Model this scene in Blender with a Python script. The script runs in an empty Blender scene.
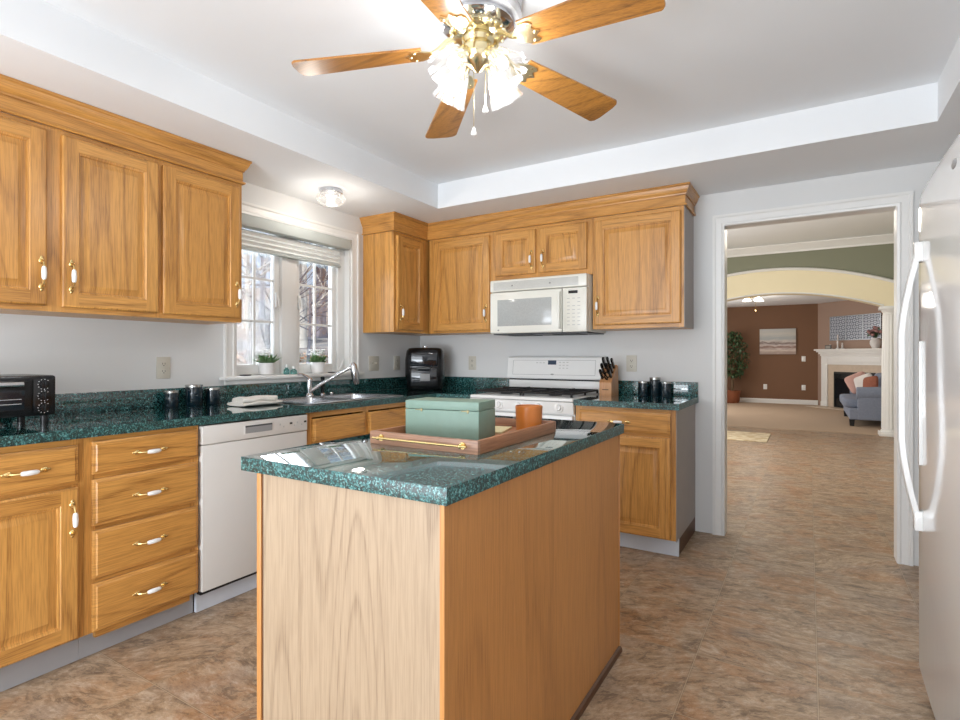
import bpy, bmesh, math, random
from mathutils import Vector, Matrix, noise as mnoise
random.seed(7)
R = math.radians; PI = math.pi
C = bpy.context.scene.collection
SC = bpy.context.scene

# ------------------------------------------------------------------ camera, world, lights, exposure
cam = bpy.data.cameras.new('camera'); cam_o = bpy.data.objects.new('camera', cam); C.objects.link(cam_o)
cam_o.location = (3.0133, -3.9098, 1.1886); cam_o.rotation_euler = (R(90), 0, 0.5467)
cam.sensor_width = 36; cam.lens = 540.59 / 960 * 36; cam.shift_y = -3.5 / 960; cam.clip_start = .02
SC.camera = cam_o
SC.view_settings.view_transform = 'Standard'; SC.view_settings.look = 'None'
SC.view_settings.exposure = 0.0; SC.view_settings.gamma = 1.0; SC.view_settings.use_curve_mapping = False
w = bpy.data.worlds.new('world'); SC.world = w; w.use_nodes = True
bg = w.node_tree.nodes['Background']; bg.inputs[0].default_value = (.62, .78, 1, 1); bg.inputs[1].default_value = .9

def light(name, kind, loc, energy, col=(1, 1, 1), rot=(0, 0, 0), **k):
    l = bpy.data.lights.new(name, kind); l.energy = energy; l.color = col
    for a, b in k.items(): setattr(l, a, b)
    o = bpy.data.objects.new(name, l); C.objects.link(o); o.location = loc; o.rotation_euler = rot
    return o
light('sun', 'SUN', (10, -10, 20), 4.2, (1, .97, .92), (R(40), 0, R(35)), angle=.02)
# daylight: sky through the patio door behind the camera and the kitchen window; the rest are added fills
light('patio_daylight', 'AREA', (1.75, -5.95, 1.08), 94, (.93, .97, 1), (R(90), 0, 0), shape='RECTANGLE', size=2.5, size_y=2.06)
light('ceiling_fill', 'AREA', (1.75, -5.9, .55), 72, (.83, .91, 1), (R(130), 0, 0), shape='RECTANGLE', size=2.5, size_y=.9)  # unseen lamp added to brighten the ceiling, tilted upwards
light('window_daylight', 'AREA', (-1.3, -1.40, 1.75), 85, (.86, .93, 1), (0, R(-90), 0), shape='RECTANGLE', size=1.5, size_y=1.8)
light('hall_fill', 'AREA', (.15, 3.2, 1.6), 110, (1, .98, .95), (0, R(-90), 0), shape='RECTANGLE', size=1.8, size_y=2.4)  # added fill lamp before the blank left wall of the hall
light('living_fill', 'AREA', (.3, 9, 1.4), 52, (1, .97, .93), (0, R(-90), 0), shape='RECTANGLE', size=1.6, size_y=2.6)  # added fill lamp, unseen, brightens the living room

# ------------------------------------------------------------------ materials
def lin(r, g, b):
    f = lambda c: (c / 255 / 12.92) if c / 255 <= .04045 else ((c / 255 + .055) / 1.055) ** 2.4
    return (f(r), f(g), f(b), 1)
class NT:
    def __init__(s, name):
        s.mat = bpy.data.materials.new(name); s.mat.use_nodes = True
        s.t = s.mat.node_tree; s.n = s.t.nodes; s.p = s.n['Principled BSDF']; s.out = s.n['Material Output']
    def new(s, typ, ins=None, **props):
        nd = s.n.new(typ)
        for a, b in props.items(): setattr(nd, a, b)
        for k, v in (ins or {}).items():
            if isinstance(v, bpy.types.NodeSocket): s.t.links.new(v, nd.inputs[k])
            elif isinstance(v, bpy.types.Node): s.t.links.new(v.outputs[0], nd.inputs[k])
            else: nd.inputs[k].default_value = v
        return nd
    def set(s, **k):
        al = dict(col='Base Color', rough='Roughness', metal='Metallic', spec='Specular IOR Level', coat='Coat Weight', trans='Transmission Weight', normal='Normal', emit='Emission Color', estr='Emission Strength', coatr='Coat Roughness', sheen='Sheen Weight', alpha='Alpha', ior='IOR')
        for a, v in k.items():
            i = s.p.inputs[al[a]]
            if isinstance(v, bpy.types.NodeSocket): s.t.links.new(v, i)
            elif isinstance(v, bpy.types.Node): s.t.links.new(v.outputs[0], i)
            else: i.default_value = v
        return s
    def math(s, op, a, b=0.0, c=None):
        ins = {0: a, 1: b}
        if c is not None: ins[2] = c
        return s.new('ShaderNodeMath', ins, operation=op).outputs[0]
    def ramp(s, fac, stops, interp='LINEAR'):
        nd = s.new('ShaderNodeValToRGB', {0: fac}); e = nd.color_ramp; e.interpolation = interp
        while len(e.elements) < len(stops): e.elements.new(.5)
        for el, (p, c) in zip(e.elements, stops): el.position = p; el.color = c
        return nd.outputs[0]
    def mix(s, fac, a, b, mode='MIX'):
        nd = s.new('ShaderNodeMix', data_type='RGBA', blend_type=mode)
        for idx, v in ((0, fac), (6, a), (7, b)):
            if isinstance(v, bpy.types.NodeSocket): s.t.links.new(v, nd.inputs[idx])
            else: nd.inputs[idx].default_value = v
        return nd.outputs[2]
    def noise(s, vec, scale, detail=3, rough=.5, dist=0):
        return s.new('ShaderNodeTexNoise', {'Vector': vec, 'Scale': scale, 'Detail': detail, 'Roughness': rough, 'Distortion': dist}).outputs[0]
    def bump(s, h, strength=.2, dist=.002):
        return s.new('ShaderNodeBump', {'Height': h, 'Strength': strength, 'Distance': dist}).outputs[0]
    def coords(s, rnd=0.0, scale=(1, 1, 1), rot=(0, 0, 0)):
        tc = s.new('ShaderNodeTexCoord').outputs['Object']
        if rnd:
            oi = s.new('ShaderNodeObjectInfo').outputs['Random']
            m = s.math('MULTIPLY', oi, rnd)
            tc = s.new('ShaderNodeVectorMath', {0: tc, 1: m}, operation='ADD').outputs[0]
        return s.new('ShaderNodeMapping', {'Vector': tc, 'Scale': scale, 'Rotation': rot}).outputs[0]
def plain(name, col, rough=.5, metal=0, var=.04, scale=12, bump=0, **k):
    m = NT(name); v = m.coords()
    n = m.noise(v, scale, 3)
    c2 = tuple(max(0, x * (1 - var * 2)) for x in col[:3]) + (1,); c1 = tuple(min(1, x * (1 + var)) for x in col[:3]) + (1,)
    m.set(col=m.mix(n, c2, c1), rough=rough, metal=metal, **k)
    if bump: m.set(normal=m.bump(m.noise(v, scale * 12, 2), bump))
    return m.mat
def oak(name, axis, light_c, mid_c, dark_c, rough=.36, rings=10, coat=.12, flat=True, fine=.30, line=.62):
    """axis = along the grain; flat: grain does not change with depth into the board"""
    m = NT(name); i = 'xyz'.index(axis)
    def scales(along): 
        sc = [1, 1, 1]; sc[i] = along
        if flat and i != 1: sc[1] = .05
        return tuple(sc)
    v = m.coords(37, scales(.10))
    n = m.noise(v, 3.6, 1.2, .4, .1)
    fr = m.math('FRACT', m.math('MULTIPLY', n, rings))
    ring = m.ramp(fr, [(0, (0, 0, 0, 1)), (.60, (.04, .04, .04, 1)), (.82, (1, 1, 1, 1)), (.88, (.5, .5, .5, 1)), (.94, (0, 0, 0, 1))])
    v2 = m.coords(37, scales(.03))
    pores = m.ramp(m.noise(v2, 300, 2, .6), [(.45, (0, 0, 0, 1)), (.62, (1, 1, 1, 1))])
    pores2 = m.ramp(m.noise(v2, 120, 2, .6), [(.48, (0, 0, 0, 1)), (.66, (1, 1, 1, 1))])
    c = m.mix(m.noise(v, 1.2, 1), light_c, mid_c)
    gate = m.math('ADD', m.math('MULTIPLY', pores, .5), .5)
    c = m.mix(m.math('MULTIPLY', m.math('MULTIPLY', ring, gate), line), c, dark_c)
    c = m.mix(m.math('MULTIPLY', pores, fine), c, dark_c)
    c = m.mix(m.math('MULTIPLY', pores2, fine * .7), c, dark_c)
    m.set(col=c, rough=rough, coat=coat, coatr=.25)
    return m.mat
OL, OM, OD = lin(214, 159, 86), lin(202, 143, 71), lin(120, 72, 28)
oak_v = oak('oak_upright_grain', 'z', OL, OM, OD)
oak_h = oak('oak_level_grain', 'x', OL, OM, OD)
oak_y = oak('oak_deep_grain', 'y', OL, OM, OD)
oak_s = oak('oak_end_panel', 'z', OL, OM, OD, flat=False)
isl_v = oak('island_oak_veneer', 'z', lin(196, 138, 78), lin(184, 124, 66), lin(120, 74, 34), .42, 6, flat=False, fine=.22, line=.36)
isl_lit = oak('daylit_island_veneer', 'z', lin(170, 149, 124), lin(162, 139, 113), lin(104, 80, 58), .45, 22, line=.5, fine=.22)  # island veneer with the daylight on its front put into the colour
grey_lam = plain('grey_laminate', lin(158, 148, 142), .45)
toe_m = plain('grey_vinyl_toe_board', lin(158, 157, 158), .4, var=.06, scale=6)
white_toe = plain('white_toe_board', lin(205, 210, 218), .45)
dark_wood = plain('dark_stained_wood', lin(92, 58, 34), .5, var=.2, scale=25)
def granite(name='green_granite_laminate', rough=.04, coat=1.0):
    m = NT(name); v = m.coords()
    a = m.noise(v, 130, 4, .65, .5); b = m.noise(v, 260, 2, .5); vo = m.new('ShaderNodeTexVoronoi', {'Vector': v, 'Scale': 240}).outputs['Distance']
    base = m.ramp(a, [(.30, lin(8, 20, 19)), (.47, lin(14, 42, 40)), (.58, lin(42, 108, 108)), (.74, lin(150, 192, 190))])
    sp = m.ramp(b, [(.60, (0, 0, 0, 1)), (.70, (1, 1, 1, 1))])
    c = m.mix(m.math('MULTIPLY', sp, .55), base, lin(156, 196, 190))
    dk = m.ramp(vo, [(.0, (1, 1, 1, 1)), (.38, (0, 0, 0, 1))])
    c = m.mix(m.math('MULTIPLY', dk, .5), c, lin(8, 26, 22))
    m.set(col=c, rough=rough, spec=.6, coat=coat, coatr=.03)
    return m.mat
gran = granite(); gran_e = granite('green_granite_edge_band', .42, .05)
def slate():
    m = NT('slate_look_vinyl_tile'); T = .41
    tc = m.new('ShaderNodeTexCoord').outputs['Object']
    s = m.new('ShaderNodeVectorMath', {0: tc, 1: (.17, .02, 0)}, operation='SUBTRACT').outputs[0]   # joints at x = .17 + .41 k, y = .02 - .41 k
    s = m.new('ShaderNodeVectorMath', {0: s, 1: (1 / T, 1 / T, 1)}, operation='MULTIPLY').outputs[0]
    fl = m.new('ShaderNodeVectorMath', {0: s}, operation='FLOOR').outputs[0]
    wn = m.new('ShaderNodeTexWhiteNoise', {'Vector': fl}, noise_dimensions='3D')
    rv, rc = wn.outputs['Value'], wn.outputs['Color']
    off = m.new('ShaderNodeVectorMath', {0: rc, 1: (30, 30, 30)}, operation='MULTIPLY').outputs[0]
    p = m.new('ShaderNodeVectorMath', {0: tc, 1: off}, operation='ADD').outputs[0]
    ang = m.math('ADD', m.math('MULTIPLY', m.math('SUBTRACT', rv, .5), .9), -.35)
    ro = m.new('ShaderNodeVectorRotate', {'Vector': p, 'Angle': ang}, rotation_type='Z_AXIS').outputs[0]
    st = m.new('ShaderNodeMapping', {'Vector': ro, 'Scale': (1.0, 2.1, 1)}).outputs[0]
    n1 = m.noise(st, 2.8, 10, .74, .7); n2 = m.noise(st, 9, 9, .78, .6); n3 = m.noise(ro, 3.4, 5, .68, .6)
    c = m.ramp(n1, [(.28, lin(92, 74, 58)), (.40, lin(148, 122, 96)), (.49, lin(182, 156, 128)), (.55, lin(146, 120, 94)), (.64, lin(182, 156, 126)), (.78, lin(214, 196, 174))])
    rust = m.ramp(n3, [(.48, (0, 0, 0, 1)), (.62, (1, 1, 1, 1))])
    c = m.mix(m.math('MULTIPLY', rust, .55), c, lin(170, 118, 70))
    grey = m.ramp(m.noise(ro, 3.6, 3), [(.5, (0, 0, 0, 1)), (.64, (1, 1, 1, 1))])
    c = m.mix(m.math('MULTIPLY', grey, .34), c, lin(146, 134, 124))
    f = m.ramp(n2, [(.41, (1, 1, 1, 1)), (.48, (0, 0, 0, 1))])
    c = m.mix(m.math('MULTIPLY', f, .50), c, lin(66, 50, 38))
    hi = m.ramp(n2, [(.54, (0, 0, 0, 1)), (.63, (1, 1, 1, 1))])
    c = m.mix(m.math('MULTIPLY', hi, .42), c, lin(212, 196, 178))
    n4 = m.noise(st, 30, 6, .75, .4)
    c = m.mix(m.math('MULTIPLY', m.ramp(n4, [(.40, (1, 1, 1, 1)), (.46, (0, 0, 0, 1))]), .24), c, lin(70, 54, 42))
    c = m.mix(m.math('MULTIPLY', m.ramp(n4, [(.56, (0, 0, 0, 1)), (.62, (1, 1, 1, 1))]), .28), c, lin(214, 198, 180))
    fr = m.new('ShaderNodeVectorMath', {0: s}, operation='FRACTION').outputs[0]
    sx = m.new('ShaderNodeSeparateXYZ', {0: fr})
    def edge(o): return m.math('MINIMUM', o, m.math('SUBTRACT', 1.0, o))
    e = m.math('MINIMUM', edge(sx.outputs[0]), edge(sx.outputs[1]))
    g = m.ramp(e, [(.0026, (1, 1, 1, 1)), (.0042, (0, 0, 0, 1))]); gd = m.ramp(e, [(.006, (1, 1, 1, 1)), (.012, (0, 0, 0, 1))])
    c = m.mix(m.math('MULTIPLY', gd, .45), c, lin(84, 66, 50))
    c = m.mix(m.math('MULTIPLY', g, .85), c, lin(204, 182, 152))
    h = m.math('SUBTRACT', n1, g)
    m.set(col=c, rough=.38, spec=.35, normal=m.bump(h, .12, .003))
    return m.mat
floor_m = slate()
wall_m = plain('pale_grey_wall_paint', lin(220, 220, 219), .7, var=.012, scale=3)
ceil_m = plain('white_ceiling_paint', lin(236, 238, 240), .8, var=.012, scale=3)
trim_m = plain('white_trim_paint', lin(232, 231, 228), .35, var=.01)
enamel = plain('white_appliance_enamel', lin(232, 232, 230), .22, var=.008, spec=.5)
fridge_m = plain('white_fridge_enamel', lin(226, 226, 225), .10, var=.008, spec=.6)
bisque = plain('ivory_microwave_plastic', lin(226, 224, 214), .3, var=.01)
dw_m = plain('ivory_dishwasher_enamel', lin(214, 211, 206), .3, var=.01)
black = plain('black_plastic', lin(20, 20, 22), .22, var=.05)
blackm = plain('black_cast_iron', lin(24, 24, 26), .55, var=.2, scale=60)
dgrey = plain('dark_grey_metal', lin(70, 72, 74), .4)
mgrey = plain('mid_grey_plastic', lin(150, 150, 150), .4)
lgrey = plain('light_grey_plastic', lin(186, 186, 182), .4)
steel = plain('brushed_steel', lin(200, 200, 202), .22, 1, var=.04, scale=60)
chrome = plain('chrome', lin(215, 216, 220), .12, 1, var=.02)
brass = plain('polished_brass', lin(232, 205, 142), .24, 1, var=.05)
fan_brass = plain('pale_polished_brass', lin(240, 226, 184), .2, 1, var=.05)
porcelain = plain('white_porcelain', lin(240, 240, 238), .15)
ivory = plain('ivory_wall_plate', lin(206, 201, 188), .4)
slot_m = plain('dark_slot', lin(60, 56, 50), .6)
mwglass = plain('grey_speckled_window', lin(176, 178, 176), .12, var=.1, scale=120)
smoked = plain('smoked_oven_glass', lin(30, 34, 40), .06, var=.3, scale=9, spec=.7)
def thin_glass(name, tint=(1, 1, 1, 1), fac=.10):
    m = NT(name)
    tr = m.new('ShaderNodeBsdfTransparent', {0: tint}); gl = m.new('ShaderNodeBsdfGlossy', {0: (1, 1, 1, 1), 'Roughness': .02})
    lw = m.new('ShaderNodeLayerWeight', {0: .5}).outputs['Fresnel']
    f = m.math('MULTIPLY', lw, fac * 2)
    mx = m.new('ShaderNodeMixShader', {0: f, 1: tr, 2: gl}); m.t.links.new(mx.outputs[0], m.out.inputs[0])
    return m.mat
pane_m = thin_glass('clear_window_glass')
bottle_glass = thin_glass('teal_bottle_glass', (.35, .68, .66, 1), .35)
def lamp_glass(name, emit, col=(1, .95, .86, 1), tr_mix=.42):
    m = NT(name)
    v = m.coords()
    tr = m.new('ShaderNodeBsdfTransparent', {0: (1, 1, 1, 1)}); tl = m.new('ShaderNodeBsdfTranslucent', {0: (.5, .49, .48, 1)})
    gl = m.new('ShaderNodeBsdfGlossy', {0: (1, 1, 1, 1), 'Roughness': .12})
    a = m.new('ShaderNodeMixShader', {0: tr_mix, 1: tl, 2: tr}); lw = m.new('ShaderNodeLayerWeight', {0: .35}).outputs['Fresnel']
    b = m.new('ShaderNodeMixShader', {0: m.math('MULTIPLY', lw, .6), 1: a, 2: gl})
    e = m.new('ShaderNodeEmission', {0: col, 1: emit}); ad = m.new('ShaderNodeAddShader', {0: b, 1: e})
    m.t.links.new(ad.outputs[0], m.out.inputs[0]); return m.mat
shade_glass = lamp_glass('lit_ribbed_lamp_glass', .04, tr_mix=.84)
dome_glass = lamp_glass('lit_cut_lamp_glass', .05, tr_mix=.78)
def emis(name, col, s):
    m = NT(name); m.set(col=col, emit=col, estr=s); return m.mat
bulb_m = emis('lit_bulb', (1, .92, .80, 1), 6)
display_m = emis('dim_display', lin(26, 44, 66), .25)
far_lamp = emis('lit_frosted_bowl', (1, .95, .85, 1), 2.2)
jar_m = plain('dark_teal_glass_jar', lin(12, 34, 44), .10, var=.3, scale=14, spec=.5, coat=.15)
jar_lid = plain('silver_rim', lin(190, 190, 186), .25, 1)
green_box = plain('sage_green_paint', lin(120, 146, 132), .5, var=.05, scale=40)
amber = NT('amber_frosted_glass'); amber.set(col=amber.mix(amber.noise(amber.coords(), 9), lin(204, 116, 44), lin(222, 138, 62)), rough=.3, spec=.5, trans=.25)
amber = amber.mat
tray_w = oak('tray_wood', 'x', lin(190, 148, 122), lin(164, 120, 94), lin(98, 62, 42), .4, 9, .05)
tray_wy = oak('tray_wood_side', 'y', lin(186, 132, 96), lin(160, 106, 72), lin(100, 58, 34), .4, 9, .05)
knife_wood = oak('knife_block_wood', 'z', lin(214, 160, 110), lin(192, 136, 86), lin(140, 88, 48), .4, 6)
cloth_w = plain('white_cloth', lin(226, 222, 214), .9, var=.05, scale=30, bump=.25)
cream_cloth = plain('cream_paper', lin(226, 214, 170), .8)
shade_fab = plain('pale_grey_shade_fabric', lin(236, 238, 236), .85, var=.03)
shade_grey = plain('grey_shade_valance', lin(192, 198, 195), .6)
blade_m = oak('fan_blade_oak', 'x', lin(200, 142, 68), lin(176, 116, 54), lin(96, 60, 32), .28, 12, .35, flat=False, line=.75)
fan_white = plain('white_fan_enamel', lin(216, 218, 222), .3)
leaf_m = plain('dark_green_leaf', lin(58, 84, 48), .5, var=.35, scale=20)
leaf_l = plain('fresh_green_leaf', lin(104, 142, 88), .5, var=.3, scale=40)
petal = plain('white_petal', lin(240, 240, 238), .6)
soil = plain('dark_soil', lin(60, 46, 36), .95, var=.3, scale=80)
pot_w = plain('white_ceramic_pot', lin(232, 230, 228), .35)
terra = plain('brown_pot', lin(142, 82, 52), .6, var=.12)
bark_in = plain('ficus_bark', lin(110, 88, 66), .8, var=.2)
brown_wall = plain('brown_wall_paint', lin(124, 90, 66), .75, var=.02, scale=3)
brown_wall_lit = plain('brown_wall_paint_lit', lin(164, 138, 122), .75, var=.02, scale=3)  # brown wall paint lightened, stronger light on the corner wall painted in
green_wall = plain('sage_wall_paint', lin(134, 136, 116), .75, var=.02, scale=3)
cream_m = plain('cream_arch_paint', lin(240, 228, 194), .65, var=.02, scale=3)
carpet_m = plain('beige_carpet', lin(184, 160, 136), .95, var=.08, scale=200, bump=.3)
sofa_m = plain('blue_grey_upholstery', lin(136, 144, 162), .9, var=.1, scale=30, bump=.2)
pink_m = plain('pink_cushion_fabric', lin(216, 172, 162), .9, var=.08, scale=14)
whitef = plain('white_cushion_fabric', lin(228, 222, 218), .9, var=.05)
rustf = plain('rust_cushion_fabric', lin(158, 96, 74), .9, var=.15, scale=30)
stone_m = plain('beige_stone_surround', lin(204, 186, 166), .5, var=.08, scale=18)
fire_blk = plain('black_firebox_metal', lin(28, 27, 26), .5)
def rug_mat():
    m = NT('beige_patterned_rug'); v = m.coords()
    a = m.ramp(m.noise(v, 9, 3), [(.4, lin(206, 184, 148)), (.6, lin(232, 220, 192))])
    m.set(col=m.mix(m.math('MULTIPLY', m.noise(v, 60, 2), .4), a, lin(190, 160, 118)), rough=.95); return m.mat
rug_m = rug_mat()
def painting_mat():
    m = NT('soft_seascape_paint'); tc = m.coords()
    z = m.new('ShaderNodeSeparateXYZ', {0: tc}).outputs[2]
    v = m.coords(0, (1.2, 1, 7))
    n = m.noise(v, 3.2, 5, .6, .4)
    h = m.math('ADD', m.math('MULTIPLY', z, 1 / .64), m.math('MULTIPLY', m.math('SUBTRACT', n, .5), .30))
    c = m.ramp(h, [(.05, lin(180, 160, 150)), (.18, lin(222, 210, 202)), (.28, lin(150, 120, 112)), (.36, lin(224, 214, 208)), (.44, lin(120, 100, 100)), (.50, lin(214, 206, 198)), (.62, lin(176, 182, 184)), (.80, lin(206, 204, 196)), (1, lin(190, 192, 190))])
    m.set(col=c, rough=.7); return m.mat
paint_m = painting_mat()
def lattice_mat():
    m = NT('silver_lattice_panel'); v = m.coords(0, (1, 1, 1), (0, R(45), 0))
    s = m.new('ShaderNodeVectorMath', {0: v, 1: (10, 1, 10)}, operation='MULTIPLY').outputs[0]
    f = m.new('ShaderNodeVectorMath', {0: s}, operation='FRACTION').outputs[0]
    x = m.new('ShaderNodeSeparateXYZ', {0: f})
    a = m.math('ABSOLUTE', m.math('SUBTRACT', x.outputs[0], .5)); b = m.math('ABSOLUTE', m.math('SUBTRACT', x.outputs[2], .5))
    d = m.math('SQRT', m.math('ADD', m.math('MULTIPLY', a, a), m.math('MULTIPLY', b, b)))
    ring = m.ramp(d, [(.12, lin(104, 112, 126)), (.18, lin(196, 202, 212)), (.34, lin(196, 202, 212)), (.40, lin(112, 118, 130)), (.50, lin(112, 118, 130)), (.56, lin(196, 202, 212))])
    m.set(col=ring, rough=.25, metal=.1); return m.mat
lattice_m = lattice_mat()
def ground_mat():
    m = NT('leaf_strewn_ground'); v = m.coords()
    n = m.noise(v, .5, 4, .6); n2 = m.noise(v, 7, 4, .7)
    c = m.ramp(n, [(.38, lin(112, 110, 112)), (.5, lin(176, 170, 162)), (.62, lin(124, 128, 132))])
    c = m.mix(m.ramp(n2, [(.45, (0, 0, 0, 1)), (.6, (.45, .45, .45, 1))]), c, lin(152, 112, 90))
    c = m.mix(m.ramp(n2, [(.62, (0, 0, 0, 1)), (.7, (.6, .6, .6, 1))]), c, lin(238, 234, 230))
    m.set(col=c, rough=.95); return m.mat
ground_m = ground_mat()
bark = plain('grey_tree_bark', lin(132, 134, 148), .9, var=.25, scale=8)
bark_l = plain('pale_tree_bark', lin(216, 212, 204), .9, var=.15, scale=8)
twig_m = plain('grey_brown_twigs', lin(92, 96, 112), .9, var=.2)
twig_w = plain('pale_twigs', lin(214, 212, 212), .9, var=.1)
fallen = plain('rust_fallen_leaves', lin(190, 116, 82), .9, var=.3, scale=3)

# ------------------------------------------------------------------ mesh builder
class MB:
    def __init__(s): s.v = []; s.f = []; s.m = []
    def add(s, vs, fs, m=0):
        b = len(s.v); s.v += [Vector(x) for x in vs]; s.f += [tuple(b + i for i in f) for f in fs]; s.m += [m] * len(fs); return s
    def box(s, x0, x1, y0, y1, z0, z1, m=0, bev=0, seg=2):
        if bev <= 0:
            vs = [(x, y, z) for x in (x0, x1) for y in (y0, y1) for z in (z0, z1)]
            return s.add(vs, [(0, 1, 3, 2), (4, 6, 7, 5), (0, 4, 5, 1), (2, 3, 7, 6), (0, 2, 6, 4), (1, 5, 7, 3)], m)
        bm = bmesh.new(); bmesh.ops.create_cube(bm, size=1)
        for v in bm.verts: v.co = Vector(((x0 + x1) / 2 + v.co.x * (x1 - x0), (y0 + y1) / 2 + v.co.y * (y1 - y0), (z0 + z1) / 2 + v.co.z * (z1 - z0)))
        bmesh.ops.bevel(bm, geom=bm.edges[:], offset=bev, segments=seg, affect='EDGES', profile=.5)
        bm.verts.index_update(); s.add([v.co[:] for v in bm.verts], [[v.index for v in f.verts] for f in bm.faces], m); bm.free(); return s
    def loft(s, rings, m=0, cap=True, closed=True):
        n = len(rings[0]); vs = [p for r in rings for p in r]; fs = []
        for i in range(len(rings) - 1):
            for j in range(n if closed else n - 1):
                k = (j + 1) % n; fs.append((i * n + j, i * n + k, (i + 1) * n + k, (i + 1) * n + j))
        if cap: fs.append(tuple(range(n))); fs.append(tuple((len(rings) - 1) * n + j for j in range(n)))
        return s.add(vs, fs, m)
    def tube(s, pts, r, n=8, m=0, cap=True):
        pts = [Vector(p) for p in pts]; rs = r if isinstance(r, (list, tuple)) else [r] * len(pts)
        t0 = (pts[1] - pts[0]).normalized(); u = t0.orthogonal().normalized(); rings = []
        for i, p in enumerate(pts):
            a = pts[max(i - 1, 0)]; b = pts[min(i + 1, len(pts) - 1)]; t = (b - a).normalized()
            u = (u - t * u.dot(t)).normalized(); w = t.cross(u)
            rings.append([p + (u * math.cos(2 * PI * k / n) + w * math.sin(2 * PI * k / n)) * rs[i] for k in range(n)])
        return s.loft(rings, m, cap)
    def lathe(s, prof, c=(0, 0, 0), n=24, m=0, rot=None, flute=None, cap=False):
        c = Vector(c); rings = []
        for r, z in prof:
            ring = []
            for k in range(n):
                a = 2 * PI * k / n; rr = r * (1 + (flute[1] * math.cos(flute[0] * a) if flute else 0))
                p = Vector((rr * math.cos(a), rr * math.sin(a), z))
                if rot: p = rot @ p
                ring.append(c + p)
            rings.append(ring)
        return s.loft(rings, m, cap)
    def prism(s, poly, fn, w0, w1, m=0):
        return s.loft([[fn(a, b, w0) for a, b in poly], [fn(a, b, w1) for a, b in poly]], m)
    def sweep(s, path, prof, fn, m=0, closed=False):
        # path: 2-D points; prof: (outward offset to the right of travel, height); fn(px, py, h) -> xyz
        P = [Vector(p) for p in path]; rings = []; n = len(P)
        for i in range(n):
            d0 = (P[i] - P[i - 1]).normalized() if (i or closed) else (P[1] - P[0]).normalized()
            d1 = (P[(i + 1) % n] - P[i]).normalized() if (i < n - 1 or closed) else d0
            n0 = Vector((d0.y, -d0.x)); n1 = Vector((d1.y, -d1.x)); mt = (n0 + n1); mt = mt / max(.2, mt.dot(n0))
            rings.append([fn(P[i].x + mt.x * o, P[i].y + mt.y * o, h) for o, h in prof])
        if closed: rings.append(rings[0])
        return s.loft(rings, m, not closed)
    def ball(s, c, r, n=12, k=8, e=1.0, m=0, rot=None, e2=None):
        if not isinstance(r, (tuple, list)): r = (r, r, r)
        pw = lambda x: math.copysign(abs(x) ** e, x); e2 = e if e2 is None else e2; pv = lambda x: math.copysign(abs(x) ** e2, x); c = Vector(c); rings = []
        for i in range(k + 1):
            ph = -PI / 2 + PI * i / k; ph = max(-PI / 2 + .02, min(PI / 2 - .02, ph)); ring = []
            for j in range(n):
                th = 2 * PI * j / n
                p = Vector((r[0] * pv(math.cos(ph)) * pw(math.cos(th)), r[1] * pv(math.cos(ph)) * pw(math.sin(th)), r[2] * pv(math.sin(ph))))
                ring.append(c + (rot @ p if rot else p))
            rings.append(ring)
        return s.loft(rings, m)
    def xf(s, M, start=0):
        for i in range(start, len(s.v)): s.v[i] = M @ s.v[i]
        return s
    def edges(s, m=1):
        for i, f in enumerate(s.f):
            nz = (s.v[f[1]] - s.v[f[0]]).cross(s.v[f[2]] - s.v[f[1]]).normalized().z
            if abs(nz) < .5: s.m[i] = m
        return s
    def build(s, name, mats, parent=None, smooth=35, recalc=True):
        me = bpy.data.meshes.new(name); me.from_pydata([v[:] for v in s.v], [], s.f)
        for mt in (mats if isinstance(mats, (list, tuple)) else [mats]): me.materials.append(mt)
        for p, i in zip(me.polygons, s.m): p.material_index = i
        if recalc:
            bm = bmesh.new(); bm.from_mesh(me); bmesh.ops.recalc_face_normals(bm, faces=bm.faces[:]); bm.to_mesh(me); bm.free()
        if smooth:
            me.polygons.foreach_set('use_smooth', [True] * len(me.polygons)); me.set_sharp_from_angle(angle=R(smooth))
        o = bpy.data.objects.new(name, me); C.objects.link(o)
        if parent: o.parent = parent
        return o
def tag(o, label=None, cat=None, group=None, kind=None):
    for k, v in (('label', label), ('category', cat), ('group', group), ('kind', kind)):
        if v: o[k] = v
    return o
def empty(name, loc, label, cat, rz=0, group=None, kind=None):
    o = bpy.data.objects.new(name, None); C.objects.link(o); o.empty_display_size = .05
    o.location = loc; o.rotation_euler = (0, 0, rz); return tag(o, label, cat, group, kind)
def struct(name, mb, mats, parent=None, smooth=0):
    o = mb.build(name, mats, parent, smooth)
    if not parent: o['kind'] = 'structure'
    return o
XYZ = lambda a, b, c: (a, b, c)

# ------------------------------------------------------------------ the setting: kitchen shell
SOF, TRAY, HC, LC = 2.279, 2.459, 2.99, 2.48           # ceilings: soffit, tray, hall, living room
XR, YR = 4.15, -6.0
struct('floor', MB().box(-.2, 5.2, YR - .2, 6.2, -.1, 0), floor_m)
b = MB(); W0, W1, Z0, Z1 = -1.86, -.87, 1.067, 2.08
b.box(-.15, 0, YR, W0, 0, HC); b.box(-.15, 0, W1, 0.12, 0, HC); b.box(-.15, 0, W0, W1, 0, Z0 - .02); b.box(-.15, 0, W0, W1, Z1, HC)
struct('wall_left', b, wall_m)
DX0, DX1, DH = 2.535, 3.446, 2.056
b = MB(); b.box(0, DX0 - .013, 0, .12, 0, HC); b.box(DX1 + .013, 5, 0, .12, 0, HC); b.box(DX0 - .013, DX1 + .013, 0, .12, DH + .013, HC)
struct('wall_back', b, wall_m)
struct('wall_right', MB().box(XR, XR + .12, YR, 0, 0, HC), wall_m)
b = MB(); b.box(-.15, .6, YR - .12, YR, 0, HC); b.box(3.2, XR + .12, YR - .12, YR, 0, HC); b.box(.6, 3.2, YR - .12, YR, 2.15, HC)
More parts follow.
